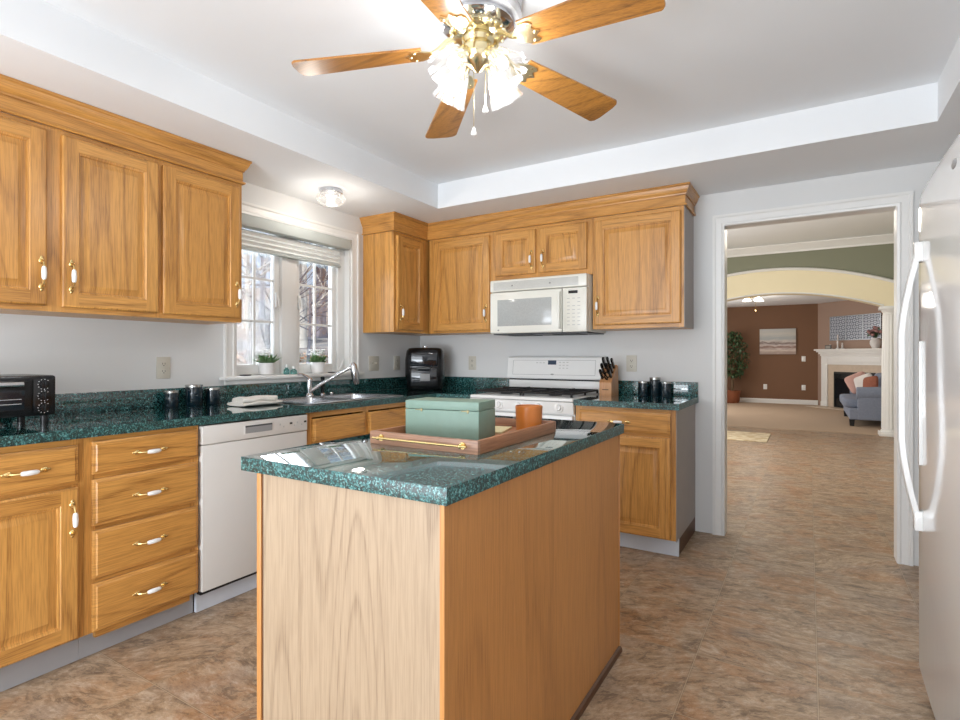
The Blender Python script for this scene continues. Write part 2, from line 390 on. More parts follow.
struct('wall_rear', b, wall_m)
TX0, TX1, TY0, TY1 = .678, 3.522, -3.95, -.6685
b = MB(); b.box(0, TX0, YR, 0, SOF, TRAY); b.box(TX1, XR, YR, 0, SOF, TRAY); b.box(TX0, TX1, TY1, 0, SOF, TRAY); b.box(TX0, TX1, YR, TY0, SOF, TRAY)
struct('ceiling', b, ceil_m)
struct('ceiling_tray', MB().box(-.1, XR + .1, YR - .1, 0, TRAY, TRAY + .05), ceil_m)

# doorway casing and jamb (kitchen side)
cas = [(0, 0), (0, .012), (.012, .016), (.02, .011), (.05, .014), (.058, .02), (.072, .02), (.072, 0)]
b = MB().sweep([(DX0, 0), (DX0, DH), (DX1, DH), (DX1, 0)], [(-o, h) for o, h in cas], lambda x, z, h: (x, -h, z))
struct('trim_1', b, trim_m, smooth=30)
b = MB().box(DX0 - .0125, DX0 + .001, .0003, .12, 0, DH); b.box(DX1 - .001, DX1 + .0125, .0003, .12, 0, DH); b.box(DX0 - .0125, DX1 + .0125, .0003, .12, DH - .001, DH + .0125)
struct('trim_2', b, trim_m)

# ------------------------------------------------------------------ kitchen window
win = empty('window_1', (0, 0, 0), 'twin casement window with white muntins above the sink', 'window', kind='structure')
b = MB().sweep([(W1, Z0), (W1, Z1), (W0, Z1), (W0, Z0)], [(o, h) for o, h in cas], lambda y, z, h: (h, y, z))
b.build('casing', trim_m, win, 30)
b = MB().box(-.13, 0, W0, W0 + .018, Z0, Z1); b.box(-.13, 0, W1 - .018, W1, Z0, Z1); b.box(-.13, 0, W0, W1, Z1 - .018, Z1)
b.build('jamb', trim_m, win, 0)
b = MB().box(-.15, .052, W0 - .10, W1 + .10, Z0 - .022, Z0, bev=.006); b.box(0, .016, W0 - .07, W1 + .07, 1.016, Z0 - .022, bev=.003)
b.build('sill', trim_m, win)
MC = -1.408
MB().box(-.125, -.045, MC - .065, MC + .065, Z0, Z1, bev=.004).build('mullion', trim_m, win)
MB().box(-.125, -.05, -.955, W1 - .018, Z0, Z1 - .018, bev=.003).build('side_filler', trim_m, win)
for g0, g1 in ((W0 + .018, MC - .065), (MC + .065, -.955)):
    f = MB(); a0, a1, c0, c1 = g0 + .042, g1 - .042, Z0 + .07, Z1 - .06
    f.box(-.11, -.07, g0, a0, Z0, Z1 - .018, bev=.004); f.box(-.11, -.07, a1, g1, Z0, Z1 - .018, bev=.004)
    f.box(-.11, -.07, a0, a1, Z0, c0, bev=.004); f.box(-.11, -.07, a0, a1, c1, Z1 - .018, bev=.004)
    sash = f.build('sash', trim_m, win)
    MB().box(-.092, -.088, a0, a1, c0, c1).build('pane', pane_m, sash, 0)
    k = MB(); ym = (a0 + a1) / 2; k.box(-.0984, -.0816, ym - .008, ym + .008, c0, c1, bev=.003)
    for z in (1.42, 1.70): k.box(-.098, -.082, a0, a1, z - .008, z + .008, bev=.003)
    k.build('muntin', trim_m, sash)
    s = 1 if g0 > MC else -1
    k = MB(); yl = g0 + .03 if s > 0 else g1 - .03
    k.box(-.07, -.052, yl - .008, yl + .008, 1.52, 1.62, bev=.004); k.tube([(-.055, yl, 1.60), (-.04, yl, 1.57), (-.035, yl, 1.53)], .006)
    k.build('latch', trim_m, sash)
k = MB(); k.box(-.07, -.03, -1.0, -.94, 1.07, 1.085, bev=.004); k.tube([(-.035, -.965, 1.085), (-.02, -.955, 1.11), (-.015, -.94, 1.155), (-.012, -.925, 1.165)], .006); k.build('crank', trim_m, win)
sh = empty('window_shade', (0, -1.385, 2.06), 'pale grey cellular shade raised to the top of the sink window', 'window shade')
MB().box(-.045, .034, -.47, .485, -.060, .015, bev=.012).build('headrail', shade_grey, sh)
b = MB(); z = -.065
pts = [(-.036, -.065)]
for i in range(4): pts += [(-.014 if i % 2 == 0 else -.016, -.08 - i * .03), (-.034, -.095 - i * .03)]
prof = [(x, z) for x, z in pts]; back = [(-.05, zz) for _, zz in reversed(prof)]
b.prism(prof + back, lambda x, z, w: (x, w, z), -.475, .425); b.build('pleated_fabric', shade_fab, sh, 20)
MB().box(-.052, -.012, -.475, .428, -.198, -.182, bev=.005).build('bottom_rail', shade_grey, sh)

# ------------------------------------------------------------------ cabinet parts (local: x along the front, front faces -y, z up)
def door_mb(x0, x1, z0, z1, yf, t=.02, st=.058, rt=None, raised=True):
    """raised-panel door; yf = its front plane. materials 0 upright grain, 1 level grain"""
    rt = rt or st; b = MB()
    def ring(i, k, y): return [(x0 + i, y, z0 + k), (x1 - i, y, z0 + k), (x1 - i, y, z1 - k), (x0 + i, y, z1 - k)]
    b.loft([ring(0, 0, yf + t), ring(0, 0, yf + .006), ring(.003, .003, yf + .002), ring(.008, .008, yf)], 0, cap=False)
    b.add(ring(0, 0, yf + t), [(0, 1, 2, 3)])
    e = .008
    b.add([(x0 + e, yf, z0 + e), (x0 + st, yf, z0 + e), (x0 + st, yf, z1 - e), (x0 + e, yf, z1 - e)], [(0, 1, 2, 3)], 0)
    b.add([(x1 - st, yf, z0 + e), (x1 - e, yf, z0 + e), (x1 - e, yf, z1 - e), (x1 - st, yf, z1 - e)], [(0, 1, 2, 3)], 0)
    b.add([(x0 + st, yf, z0 + e), (x1 - st, yf, z0 + e), (x1 - st, yf, z0 + rt), (x0 + st, yf, z0 + rt)], [(0, 1, 2, 3)], 1)
    b.add([(x0 + st, yf, z1 - rt), (x1 - st, yf, z1 - rt), (x1 - st, yf, z1 - e), (x0 + st, yf, z1 - e)], [(0, 1, 2, 3)], 1)
    P = [(0, 0), (.003, .004), (.008, .005), (.011, .013), (.017, .013), (.037, .003), (.040, .002)]
    rings = [ring(st + i, rt + i, yf + d) for i, d in P]
    b.loft(rings, 0, cap=False); b.add(rings[-1], [(0, 1, 2, 3)], 0)
    return b
def slab_mb(x0, x1, z0, z1, yf, t=.02):
    b = MB()
    def ring(i, y): return [(x0 + i, y, z0 + i), (x1 - i, y, z0 + i), (x1 - i, y, z1 - i), (x0 + i, y, z1 - i)]
    b.loft([ring(0, yf + t), ring(0, yf + .008), ring(.004, yf + .005), ring(.009, yf + .0045), ring(.014, yf)], 0)
    return b
def pull(x, y, z, vertical, parent):
    """brass pull with a white porcelain barrel, on a front at y"""
    b = MB(); L = .053
    for s in (-1, 1):
        b.ball((s * L, -.003, 0), (.013, .004, .010), 10, 6); b.ball((s * (L + .012), -.002, 0), (.008, .003, .005), 8, 6)
        b.tube([(s * L, -.002, 0), (s * (L - .002), -.012, 0), (s * (L - .012), -.022, 0), (s * .024, -.027, 0)], [.006, .0045, .004, .005], 8)
    b.tube([(-.027, -.027, 0), (-.02, -.0275, 0), (0, -.028, 0), (.02, -.0275, 0), (.027, -.027, 0)], [.0055, .0085, .0095, .0085, .0055], 10, 1)
    M = Matrix.Translation((x, y, z))
    if vertical: M = M @ Matrix.Rotation(PI / 2, 4, 'Y')
    b.xf(M); return b.build('handle', [brass, porcelain], parent)
def frame_mb(x0, x1, z0, z1, y0, stiles, rails):
    b = MB()
    for a, c in rails: b.box(x0 + .002, x1 - .002, y0 + .0006, y0 + .0195, a + .0005, c - .0005, 1)
    for a, c in stiles: b.box(a, c, y0, y0 + .02, z0, z1, 0)
    return b
GAP = .0004
def upper(name, root, rz, w, doors, z0, z1, label, depth=.316, group=None, grey_right=False, bottom=True, corner=False):
    o = empty(name, root, label, 'cabinet', rz, group)
    b = MB().box(GAP, w - GAP, -depth + .02, -.002, z0, z1)
    b.build('carcass', oak_s, o, 0)
    if grey_right: MB().box(w - GAP, w + .003, -depth + .004, -.002, z0, z1).build('side_panel', grey_lam, o, 0)
    st = []; xs = sorted(x for d in doors for x in d[:2]); e = [GAP] + xs + [w - GAP]
    for i in range(0, len(e), 2): st.append((e[i], e[i + 1] if e[i + 1] > e[i] else e[i] + .001))
    st = [(a - (.012 if i else 0), c + (.012 if i < len(st) - 1 else 0)) for i, (a, c) in enumerate(st)]
    frame_mb(GAP, w - GAP, z0, z1, -depth, st, [(z0, z0 + .045), (z1 - .045, z1)]).build('face_frame', [oak_v, oak_h], o, 0)
    for d in doors:
        x0, x1, a, c, hx = d
        dr = door_mb(x0, x1, a, c, -depth - .0205).build('door', [oak_v, oak_h], o)
        pull(hx, -depth - .0205, a + .13 if c - a > .4 else a + .10, True, dr)
    return o
UZ0, UZ1 = 1.376, 2.145
upper('wall_cabinet', (0, -3.40, 0), PI / 2, 1.371, [(.03, .466, 1.398, 2.124, .444), (.520, .913, 1.398, 2.122, .549), (.936, 1.350, 1.398, 2.122, 1.327)], UZ0, UZ1, 'long three-door oak wall cabinet left of the sink window', group='oak wall cabinets')
upper('wall_cabinet', (0, -.74, 0), PI / 2, .739, [(.028, .352, 1.396, 2.115, .055)], UZ0, UZ1, 'narrow oak wall cabinet on the window wall in the corner', group='oak wall cabinets')
upper('wall_cabinet', (.3378, 0, 0), 0, .614, [(.05, .582, 1.392, 2.118, .554)], UZ0, UZ1, 'single-door oak wall cabinet left of the microwave', group='oak wall cabinets')
upper('wall_cabinet', (.953, 0, 0), 0, .784, [(.022, .356, 1.797, 2.12, .325), (.386, .746, 1.797, 2.12, .418)], 1.757, UZ1, 'short two-door oak cabinet above the microwave', group='oak wall cabinets')
upper('wall_cabinet', (1.738, 0, 0), 0, .5995, [(.018, .583, 1.402, 2.118, .042)], UZ0, UZ1, 'wide single-door oak wall cabinet beside the doorway with grey side', group='oak wall cabinets', grey_right=True)
crown = [(0, 2.146), (.012, 2.146), (.015, 2.152), (.012, 2.158), (.004, 2.160), (.004, 2.212), (.010, 2.214), (.012, 2.222), (.016, 2.226), (.024, 2.240), (.030, 2.256), (.031, 2.262), (.037, 2.266), (.037, 2.2775), (0, 2.2775)]
for path, lab in (([(.317, -3.40), (.317, -2.029), (.001, -2.029)], 'oak crown molding along the top of the left wall cabinets'),
                  ([(.001, -.741), (.317, -.741), (.317, -.317), (2.342, -.317), (2.342, -.001)], 'oak crown molding stepping round the corner and back wall cabinets')):
    tag(MB().sweep(path, crown, XYZ).build('crown_molding', oak_h if path[1][0] < path[0][0] or len(path) > 3 else oak_y, None, 30), lab, 'molding', 'oak crown moldings')

def base(name, root, rz, w, fronts, label, depth=.614, zt=.874, group='oak base cabinets', toe=toe_m, toe_y=-.572, side_grey=False, toe_over=0):
    o = empty(name, root, label, 'cabinet', rz, group)
    b = MB(); b.box(GAP, .018, -depth + .02, -.003, .1, zt); b.box(w - .018, w - GAP, -depth + .02, -.003, .1, zt)
    b.box(.018, w - .018, -depth + .02, -.003, .1, .118); b.box(.018, w - .018, -.012, -.003, .118, zt)
    b.build('carcass', oak_s, o, 0)
    if side_grey:
        MB().box(w - GAP, w + .003, -depth + .004, -.003, .1, zt).build('side_panel', grey_lam, o, 0)
        MB().box(w - .016, w + .002, toe_y + .016, -.003, 0, .1).build('plinth_side', dark_wood, o, 0)
    f = MB(); f.box(GAP, w - GAP, -depth, -depth + .02, .106, .118, 1); f.box(GAP, w - GAP, -depth, -depth + .02, zt - .03, zt, 1)
    f.box(GAP, .04, -depth - .0005, -depth + .0195, .106, zt); f.box(w - .04, w - GAP, -depth - .0005, -depth + .0195, .106, zt)
    for fr in fronts:
        if fr[0] != 'door': f.box(.04, w - .04, -depth, -depth + .02, fr[3] - .03, fr[3] + .01, 1)
        if fr[0] == 'mid': pass
    xs = sorted(set(fr[1] for fr in fronts if fr[1] > .1))
    for x in xs: f.box(x - .04, x + .01, -depth - .0005, -depth + .0195, .106, zt)
    f.build('face_frame', [oak_v, oak_h], o, 0)
    MB().box(GAP, w - GAP + toe_over, toe_y, toe_y + .014, .002, .104).build('toe_kick', toe, o, 0)
    yf = -depth - .021
    for fr in fronts:
        k, x0, x1, z0, z1, hx = fr
        if k == 'door':
            d = door_mb(x0, x1, z0, z1, yf).build('door', [oak_v, oak_h], o)
            if hx is not None: pull(hx, yf, z1 - .115, True, d)
        else:
            d = slab_mb(x0, x1, z0, z1, yf).build('drawer_front' if k == 'drawer' else 'false_front', oak_h, o)
            if k == 'drawer': pull(hx if hx is not None else (x0 + x1) / 2, yf, (z0 + z1) / 2, False, d)
    return o
base('base_cabinet', (0, -3.40, 0), PI / 2, .480, [('drawer', .03, .457, .704, .850, .295), ('door', .03, .457, .112, .690, .434)], 'oak base cabinet with drawer and door below the toaster oven')
base('base_cabinet', (0, -2.92, 0), PI / 2, .460, [('drawer', .026, .452, .727, .855, None), ('drawer', .026, .452, .525, .707, None), ('drawer', .026, .452, .319, .507, None), ('drawer', .026, .452, .112, .300, None)], 'oak drawer bank of four drawers left of the dishwasher')
base('base_cabinet', (0, -1.838, 0), PI / 2, .95, [('false', .04, .46, .700, .836, None), ('false', .49, .91, .700, .836, None), ('door', .04, .46, .112, .685, .43), ('door', .49, .91, .112, .685, .52)], 'oak sink base cabinet right of the dishwasher')
base('base_cabinet', (0, -.886, 0), PI / 2, .28, [('drawer', .02, .26, .704, .850, None), ('door', .02, .26, .112, .690, .04)], 'narrow oak base cabinet between the sink base and the corner')
base('base_cabinet', (.640, 0, 0), 0, .306, [('drawer', .03, .286, .704, .850, None), ('door', .03, .286, .112, .690, .26)], 'oak base cabinet in the corner left of the range')
base('base_cabinet', (1.730, 0, 0), 0, .619, [('drawer', .03, .589, .727, .852, .287), ('door', .03, .589, .112, .706, .06)], 'oak base cabinet right of the range beside the doorway', toe=white_toe, toe_y=-.562, side_grey=True, toe_over=.006)

# countertops
CT0, CT1 = .876, .914
b = MB(); HX0, HX1, HY0, HY1 = .115, .565, -1.765, -1.015
b.box(.002, .643, -3.40, HY0, CT0, CT1); b.box(.002, .643, HY1, -.002, CT0, CT1); b.box(.002, HX0, HY0, HY1, CT0, CT1); b.box(HX1, .643, HY0, HY1, CT0, CT1)
b.box(.643, .944, -.643, -.002, CT0, CT1)
ct = tag(b.edges().build('countertop', [gran, gran_e], None, 0), 'L-shaped dark green granite-look countertop with the sink set in it', 'countertop', 'green countertops')
bs = MB().box(.002, .021, -3.40, -.002, CT1 + .0003, 1.014, bev=.003); bs.box(.0212, .944, -.021, -.002, CT1 + .0003, 1.014, bev=.003)
bs.build('backsplash', gran, ct)
ct2 = tag(MB().box(1.728, 2.372, -.643, -.002, CT0, CT1).edges().build('countertop', [gran, gran_e], None, 0), 'short green countertop with knife block right of the range', 'countertop', 'green countertops')
MB().box(1.728, 2.372, -.021, -.002, CT1 + .0003, 1.014, bev=.003).build('backsplash', gran, ct2)

# sink
sk = empty('kitchen_sink', (.34, -1.39, CT1), 'double-bowl stainless steel sink under the window', 'sink')
b = MB(); X0, X1, Y0, Y1 = -.265, .262, -.415, .415
bw = [(-.165, .205, -.365, -.03), (-.165, .205, .01, .365)]
z0, z1 = .0006, .006
b.box(X0, bw[0][0], Y0, Y1, z0, z1, bev=.0015); b.box(bw[0][1], X1, Y0, Y1, z0, z1, bev=.0015)
b.box(bw[0][0], bw[0][1], Y0, bw[0][2], z0, z1); b.box(bw[0][0], bw[0][1], bw[0][3], bw[1][2], z0, z1); b.box(bw[0][0], bw[0][1], bw[1][3], Y1, z0, z1)
b.build('rim', steel, sk)
for x0, x1, y0, y1 in bw:
    def rr(i, z, rad): 
        pts = []
        for cx, cy, a0 in ((x1 - i - rad, y1 - i - rad, 0), (x0 + i + rad, y1 - i - rad, 90), (x0 + i + rad, y0 + i + rad, 180), (x1 - i - rad, y0 + i + rad, 270)):
            for k in range(5): a = R(a0 + k * 22.5); pts.append((cx + rad * math.cos(a), cy + rad * math.sin(a), z))
        return pts
    b = MB().loft([rr(-.004, .0045, .03), rr(0, .0, .03), rr(.003, -.05, .035), rr(.008, -.14, .04), rr(.03, -.165, .05)], 0, cap=False)
    b.add(rr(.03, -.165, .05), [tuple(range(20))])
    bo = b.build('bowl', steel, sk, recalc=False)
    MB().lathe([(.001, -.1635), (.035, -.1635), (.04, -.162), (.036, -.160), (.02, -.162), (.001, -.162)], ((x0 + x1) / 2, (y0 + y1) / 2, 0), 20).build('drain', dgrey, bo)
# faucet: stands on the rear ledge of the sink
fa = empty('faucet', (.115, -1.375, CT1 + .0065), 'chrome single-lever faucet with spray head over the sink', 'faucet')
MB().lathe([(.001, 0), (.032, 0), (.032, .004), (.026, .010), (.022, .02), (.001, .02)], n=20).build('base_plate', chrome, fa)
MB().lathe([(.019, .018), (.019, .10), (.021, .102), (.021, .112), (.012, .125), (.001, .127)], n=20).build('body', chrome, fa)
MB().tube([(0, 0, .118), (-.005, -.02, .132), (-.012, -.05, .148), (-.015, -.085, .152)], [.011, .009, .007, .009], 10).build('lever', chrome, fa)
MB().tube([(.01, .01, .038), (.04, .06, .075), (.09, .15, .135), (.125, .215, .175), (.14, .24, .187), (.15, .255, .188)], [.011, .011, .011, .011, .012, .013], 12).build('spout', chrome, fa)
MB().tube([(.145, .25, .222), (.150, .258, .205), (.156, .268, .15), (.162, .278, .085), (.163, .28, .074)], [.016, .026, .027, .024, .018], 16).build('spray_head', dgrey if False else steel, fa)
so = empty('side_sprayer', (.10, -1.245, CT1 + .0065), 'slim black sprayer on the sink ledge right of the faucet', 'sprayer')
MB().lathe([(.001, 0), (.02, 0), (.02, .006), (.012, .012), (.001, .012)], n=16).build('collar', chrome, so)
MB().lathe([(.001, .010), (.011, .012), (.013, .05), (.012, .10), (.015, .125), (.001, .128)], n=14).build('spray_head', black, so)
cp = tag(MB().lathe([(.001, 0), (.016, 0), (.017, .008), (.012, .014), (.001, .016)], n=16).build('air_gap_cap', chrome), 'small chrome cap on the sink ledge right of the sprayer', 'cap')
cp.location = (.105, -1.17, CT1 + .0065)

# dishwasher
dw = empty('dishwasher', (0, -2.457, 0), 'ivory dishwasher under the counter left of the sink', 'dishwasher', PI / 2)
W = .612
MB().box(.006, W - .006, -.575, -.03, .09, .868).build('body', dgrey, dw, 0)
MB().box(.003, W - .003, -.636, -.576, .104, .778, bev=.004).build('door', dw_m, dw)
pn = MB(); pn.box(.003, W - .003, -.639, -.576, .781, .868, bev=.004); pn = pn.build('control_panel', dw_m, dw)
b = MB(); b.box(.215, .385, -.6405, -.6385, .806, .848, 0, bev=.0006); b.box(.222, .378, -.6415, -.640, .838, .846, 1); b.box(.222, .378, -.641, -.640, .808, .838, 2); b.build('handle', [dw_m, dgrey, mgrey], pn)
for i, x in enumerate((.425, .447, .49, .515, .535, .565, .585)): MB().box(x, x + (.016 if i in (2, 6) else .007), -.6405, -.6385, .826 - (i % 2) * .012, .836 - (i % 2) * .014).build('button', slot_m if i in (2, 6) else lgrey, pn, 0)
MB().box(.004, W - .004, -.620, -.576, .088, .102).build('lower_trim', blackm, dw, 0)
MB().box(.002, W - .002, -.590, -.574, .002, .094).build('toe_kick', white_toe, dw, 0)

# ------------------------------------------------------------------ range
ra = empty('gas_range', (1.337, 0, 0), 'white gas range with black grates against the back wall', 'range')
RW = .388
MB().box(-RW, RW, -.615, -.03, .02, .895, bev=.004).build('body', enamel, ra)
b = MB().box(-RW, RW, -.655, -.02, .896, .918, bev=.006); b.box(-RW + .03, RW - .03, -.60, -.10, .9185, .9215, 1, bev=.001); b.build('cooktop', [enamel, mgrey], ra)
for cx in (-.19, .19):
    for cy in (-.47, -.22): MB().lathe([(.001, .9215), (.045, .9215), (.045, .930), (.03, .936), (.001, .937)], (cx, cy, 0), 18).build('burner', blackm, ra)
for cx in (-.185, .185):
    b = MB(); x0, x1, y0, y1 = cx - .175, cx + .175, -.605, -.105; z = .943
    def bar(p, q): b.tube([p, q], .007, 6)
    for p, q in (((x0, y0, z), (x1, y0, z)), ((x0, y1, z), (x1, y1, z)), ((x0, y0, z), (x0, y1, z)), ((x1, y0, z), (x1, y1, z)), ((cx, y0, z + .004), (cx, y1, z + .004)), ((x0, -.47, z + .004), (x1, -.47, z + .004)), ((x0, -.355, z), (x1, -.355, z)), ((x0, -.22, z + .004), (x1, -.22, z + .004))): bar(p, q)
    for x in (x0, x1):
        for y in (y0, -.355, y1): b.tube([(x, y, z), (x, y, .922)], .008, 6)
    b.build('grate', blackm, ra)
MB().prism([(-.640, .815), (-.652, .893), (-.60, .893), (-.60, .815)], lambda y, z, w_: (w_, y, z), -RW, RW).build('control_panel', enamel, ra)
for x in (-.305, -.155, .0, .145, .29):
    b = MB().lathe([(.001, 0), (.030, 0), (.030, .006), (.021, .010), (.019, .026), (.001, .028)], n=18); b.box(-.005, .005, -.019, .019, .026, .034, bev=.002)
    b.xf(Matrix.Translation((x, -.6465, .855)) @ Matrix.Rotation(R(81), 4, 'X')); b.build('knob', enamel, ra)
d = MB().box(-RW + .004, RW - .004, -.655, -.617, .205, .805, bev=.006).build('oven_door', enamel, ra)
MB().box(-.27, .27, -.6565, -.654, .36, .66, bev=.001).build('window', smoked, d)
b = MB().tube([(-.33, -.655, .765), (-.33, -.69, .768), (-.31, -.70, .768), (.31, -.70, .768), (.33, -.69, .768), (.33, -.655, .765)], .012, 10); b.build('handle', enamel, d)
MB().box(-RW + .004, RW - .004, -.650, -.617, .04, .195, bev=.006).build('drawer', enamel, ra)
b = MB().box(-RW + .01, RW - .01, -.085, -.012, .9185, 1.005, bev=.004); b.box(-RW + .012, RW - .012, -.078, -.02, 1.004, 1.016, 1); bg_ = b.build('backguard', [enamel, blackm], ra)
b = MB().prism([(-.095, 1.016), (-.10, 1.024), (-.078, 1.176), (-.068, 1.186), (-.012, 1.186), (-.012, 1.016)], lambda y, z, w_: (w_, y, z), -RW, RW)
con = b.build('console', enamel, ra)
TL = R(8.3)
def on_console(mb, x, z, name, mat):
    mb.xf(Matrix.Translation((x, -.10 + (z - 1.024) * .145 - .0004, z)) @ Matrix.Rotation(-TL, 4, 'X')); return mb.build(name, mat, con, 0)
on_console(MB().box(-.034, .034, -.002, .001, -.016, .016), -.005, 1.142, 'display', display_m)
for i in range(12):
    x, z = ((-.13 + i * .028), .012) if i < 3 else (.06 + (i - 3) % 3 * .03, .016 - (i - 3) // 3 * .022)
    on_console(MB().box(-.008, .008, -.0012, .001, -.0025, .0025), x, 1.128 + z, 'button', lgrey)
on_console(MB().ball((0, 0, 0), (.014, .002, .006), 14, 6), .0, 1.052, 'badge', mgrey)
b = MB(); r_ = [(-.34, -.062), (.34, -.062), (.34, .05), (-.34, .05)]
for i in range(4): p, q = r_[i], r_[(i + 1) % 4]; b.tube([(p[0], 0, p[1]), (q[0], 0, q[1])], .0012, 5)
on_console(b, 0, 1.11, 'outline', mgrey)

# ------------------------------------------------------------------ microwave
mw = empty('microwave', (.969, 0, 1.3545), 'ivory over-the-range microwave hung above the gas range', 'microwave')
W, H = .7605, .4
MB().box(.001, W - .001, -.375, -.003, .006, H, bev=.004).build('body', bisque, mw)
b = MB().box(.001, W - .001, -.411, -.376, .312, H, bev=.01)
for i in range(9): b.box(.035, W - .06, -.4125, -.41, .326 + i * .0066, .3285 + i * .0066, 1)
for x in (.19, .49): b.ball((x, -.4125, .352), (.005, .002, .005), 8, 6, m=2)
b.build('vent_grille', [bisque, mgrey, slot_m], mw)
d = MB().box(.001, .580, -.411, -.376, .004, .309, bev=.012).build('door', bisque, mw)
b = MB().box(.068, .502, -.4135, -.4105, .058, .252, bev=.001); b.box(.05, .52, -.412, -.4108, .042, .268, 1, bev=.0004); b.build('window', [mwglass, bisque], d)
b = MB().tube([(.566, -.409, .03), (.566, -.428, .045), (.566, -.434, .09), (.566, -.434, .22), (.566, -.428, .27), (.566, -.409, .285)], [.007, .009, .009, .009, .009, .007], 10); b.build('handle', bisque, d)
MB().ball((.075, -.4115, .028), (.008, .0015, .006), 12, 6).build('badge', mgrey, d)
c = MB().box(.584, W - .001, -.411, -.376, .004, .309, bev=.008).build('control_panel', bisque, mw)
MB().box(.628, .695, -.4125, -.4105, .268, .288).build('display', black, c, 0)
for r0 in range(8):
    for k in range(3):
        if r0 == 1 and k == 1: continue
        x, z = .618 + k * .038, .232 - r0 * .026; MB().box(x, x + .020, -.4116, -.4105, z, z + .005).build('button', lgrey, c, 0)
b = MB().box(.01, W - .01, -.37, -.02, -.004, .0055, bev=.002); b.box(.10, .30, -.30, -.12, -.008, -.0035, 1); b.box(.46, .66, -.30, -.12, -.008, -.0035, 1); b.build('underside_vent', [dgrey, blackm], mw)

# ------------------------------------------------------------------ island
IX0, IX1, IY0, IY1 = 1.738, 2.357, -2.976, -1.750
isl = empty('kitchen_island', ((IX0 + IX1) / 2, (IY0 + IY1) / 2, 0), 'oak veneer island cabinet in the middle of the tiled floor', 'kitchen island')
ox, oy = isl.location.x, isl.location.y
IB = lambda mb: mb.xf(Matrix.Translation((-ox, -oy, 0)))
IB(MB().box(IX0 + .02, IX1 - .02, IY0 + .02, IY1 - .02, .001, .877)).build('carcass', oak_v, isl, 0)
IB(MB().box(IX0 + .028, IX1 - .003, IY0 + .001, IY0 + .012, .0, .8775)).build('end_panel', isl_lit, isl, 0)
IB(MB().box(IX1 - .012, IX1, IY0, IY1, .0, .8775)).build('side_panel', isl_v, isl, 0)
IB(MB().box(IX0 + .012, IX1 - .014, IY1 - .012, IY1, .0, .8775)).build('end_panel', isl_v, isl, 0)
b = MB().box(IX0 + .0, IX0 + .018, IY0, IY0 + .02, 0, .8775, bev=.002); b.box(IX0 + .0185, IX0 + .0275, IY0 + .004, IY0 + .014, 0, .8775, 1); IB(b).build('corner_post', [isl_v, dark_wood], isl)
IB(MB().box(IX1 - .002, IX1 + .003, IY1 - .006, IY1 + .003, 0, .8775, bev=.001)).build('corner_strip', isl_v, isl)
b = MB().sweep([(IX1, IY0), (IX1, IY1)], [(.0005, .001), (.014, .001), (.013, .010), (.009, .018), (.0005, .022)], XYZ); IB(b).build('base_shoe', dark_wood, isl)
f = MB(); f.box(IX0, IX0 + .02, IY0 + .02, IY1 - .012, .1, .8775); IB(f).build('face_frame', oak_v, isl, 0)
for k in range(2):
    y0 = IY0 + .05 + k * .565; d = door_mb(y0, y0 + .54, .13, .68, -.021)
    M = Matrix.Translation((IX0 - ox, -oy, 0)) @ Matrix(((0, 1, 0, 0), (1, 0, 0, 0), (0, 0, 1, 0), (0, 0, 0, 1)))
    d.xf(M).build('door', [oak_v, oak_h], isl)
    d = slab_mb(y0, y0 + .54, .70, .85, -.021).xf(M).build('drawer_front', oak_y, isl)
tag(MB().box(1.690, 2.373, -2.990, -1.732, .8782, .916, bev=.0015).edges().build('island_countertop', [gran, gran_e]), 'glossy green countertop slab on the island', 'countertop', 'green countertops')

# ------------------------------------------------------------------ refrigerator
FX, FY0, FY1 = 3.335, -2.39, -1.465
fr = empty('refrigerator', (3.75, (FY0 + FY1) / 2, 0), 'white refrigerator at the right edge of the photo by the doorway', 'refrigerator')
fo = Matrix.Translation((-3.75, -(FY0 + FY1) / 2, 0))
MB().box(FX + .085, 4.12, FY0, FY1, .02, 1.76, bev=.01).xf(fo).build('body', fridge_m, fr)
# door: bowed front with rounded edges, outline in plan lofted up, softened at top and bottom
def plan(ins, sh):
    pts = []; y0, y1 = FY0 + ins, FY1 - ins
    prof = []
    n = 14; rr = .022
    for k in range(5): a = R(90 - k * 22.5); prof.append((y1 - rr + rr * math.sin(a), FX + sh + rr - rr * math.cos(a) + .008))
    for k in range(1, n): 
        t = k / n; y = y1 - rr + (y0 - y1 + 2 * rr) * t; prof.append((y, FX + sh + .008 - .008 * math.sin(PI * t)))
    for k in range(5): a = R(k * 22.5); prof.append((y0 + rr - rr * math.sin(a), FX + sh + rr - rr * math.cos(a) + .008))
    prof.append((y0, FX + .08)); prof.append((y1, FX + .08))
    return [(x, y) for y, x in prof]
rings = []
for z, ins, shx in ((.085, .012, .02), (.090, .004, .007), (.105, 0, 0), (1.70, 0, 0), (1.735, .004, .001), (1.755, .012, .004), (1.770, .026, .012), (1.777, .045, .026)):
    rings.append([(x, y, z) for x, y in plan(ins, shx)])
dr = MB().loft(rings).xf(fo).build('door', fridge_m, fr, 50)
hy = -1.56; b = MB(); rings = []
N = 16
for i in range(N + 1):
    t = i / N; z = .60 + .975 * t; q = math.sin(PI * t); st = FX + .006 - .058 * min(1, (q * 1.25)) ** .8
    wd = .017 - .006 * q; th = .010 + (.012 if i in (0, N) else 0)
    rings.append([(st - th / 2, hy - wd, z), (st - th / 2 - .004, hy, z), (st - th / 2, hy + wd, z), (st + th, hy + wd, z), (st + th, hy - wd, z)])
b.loft(rings)
for za, zb in ((.598, .665), (1.51, 1.577)): b.box(FX - .016, FX + .012, hy - .019, hy + .019, za, zb, bev=.004)
b.xf(fo).build('handle', fridge_m, dr, 50)
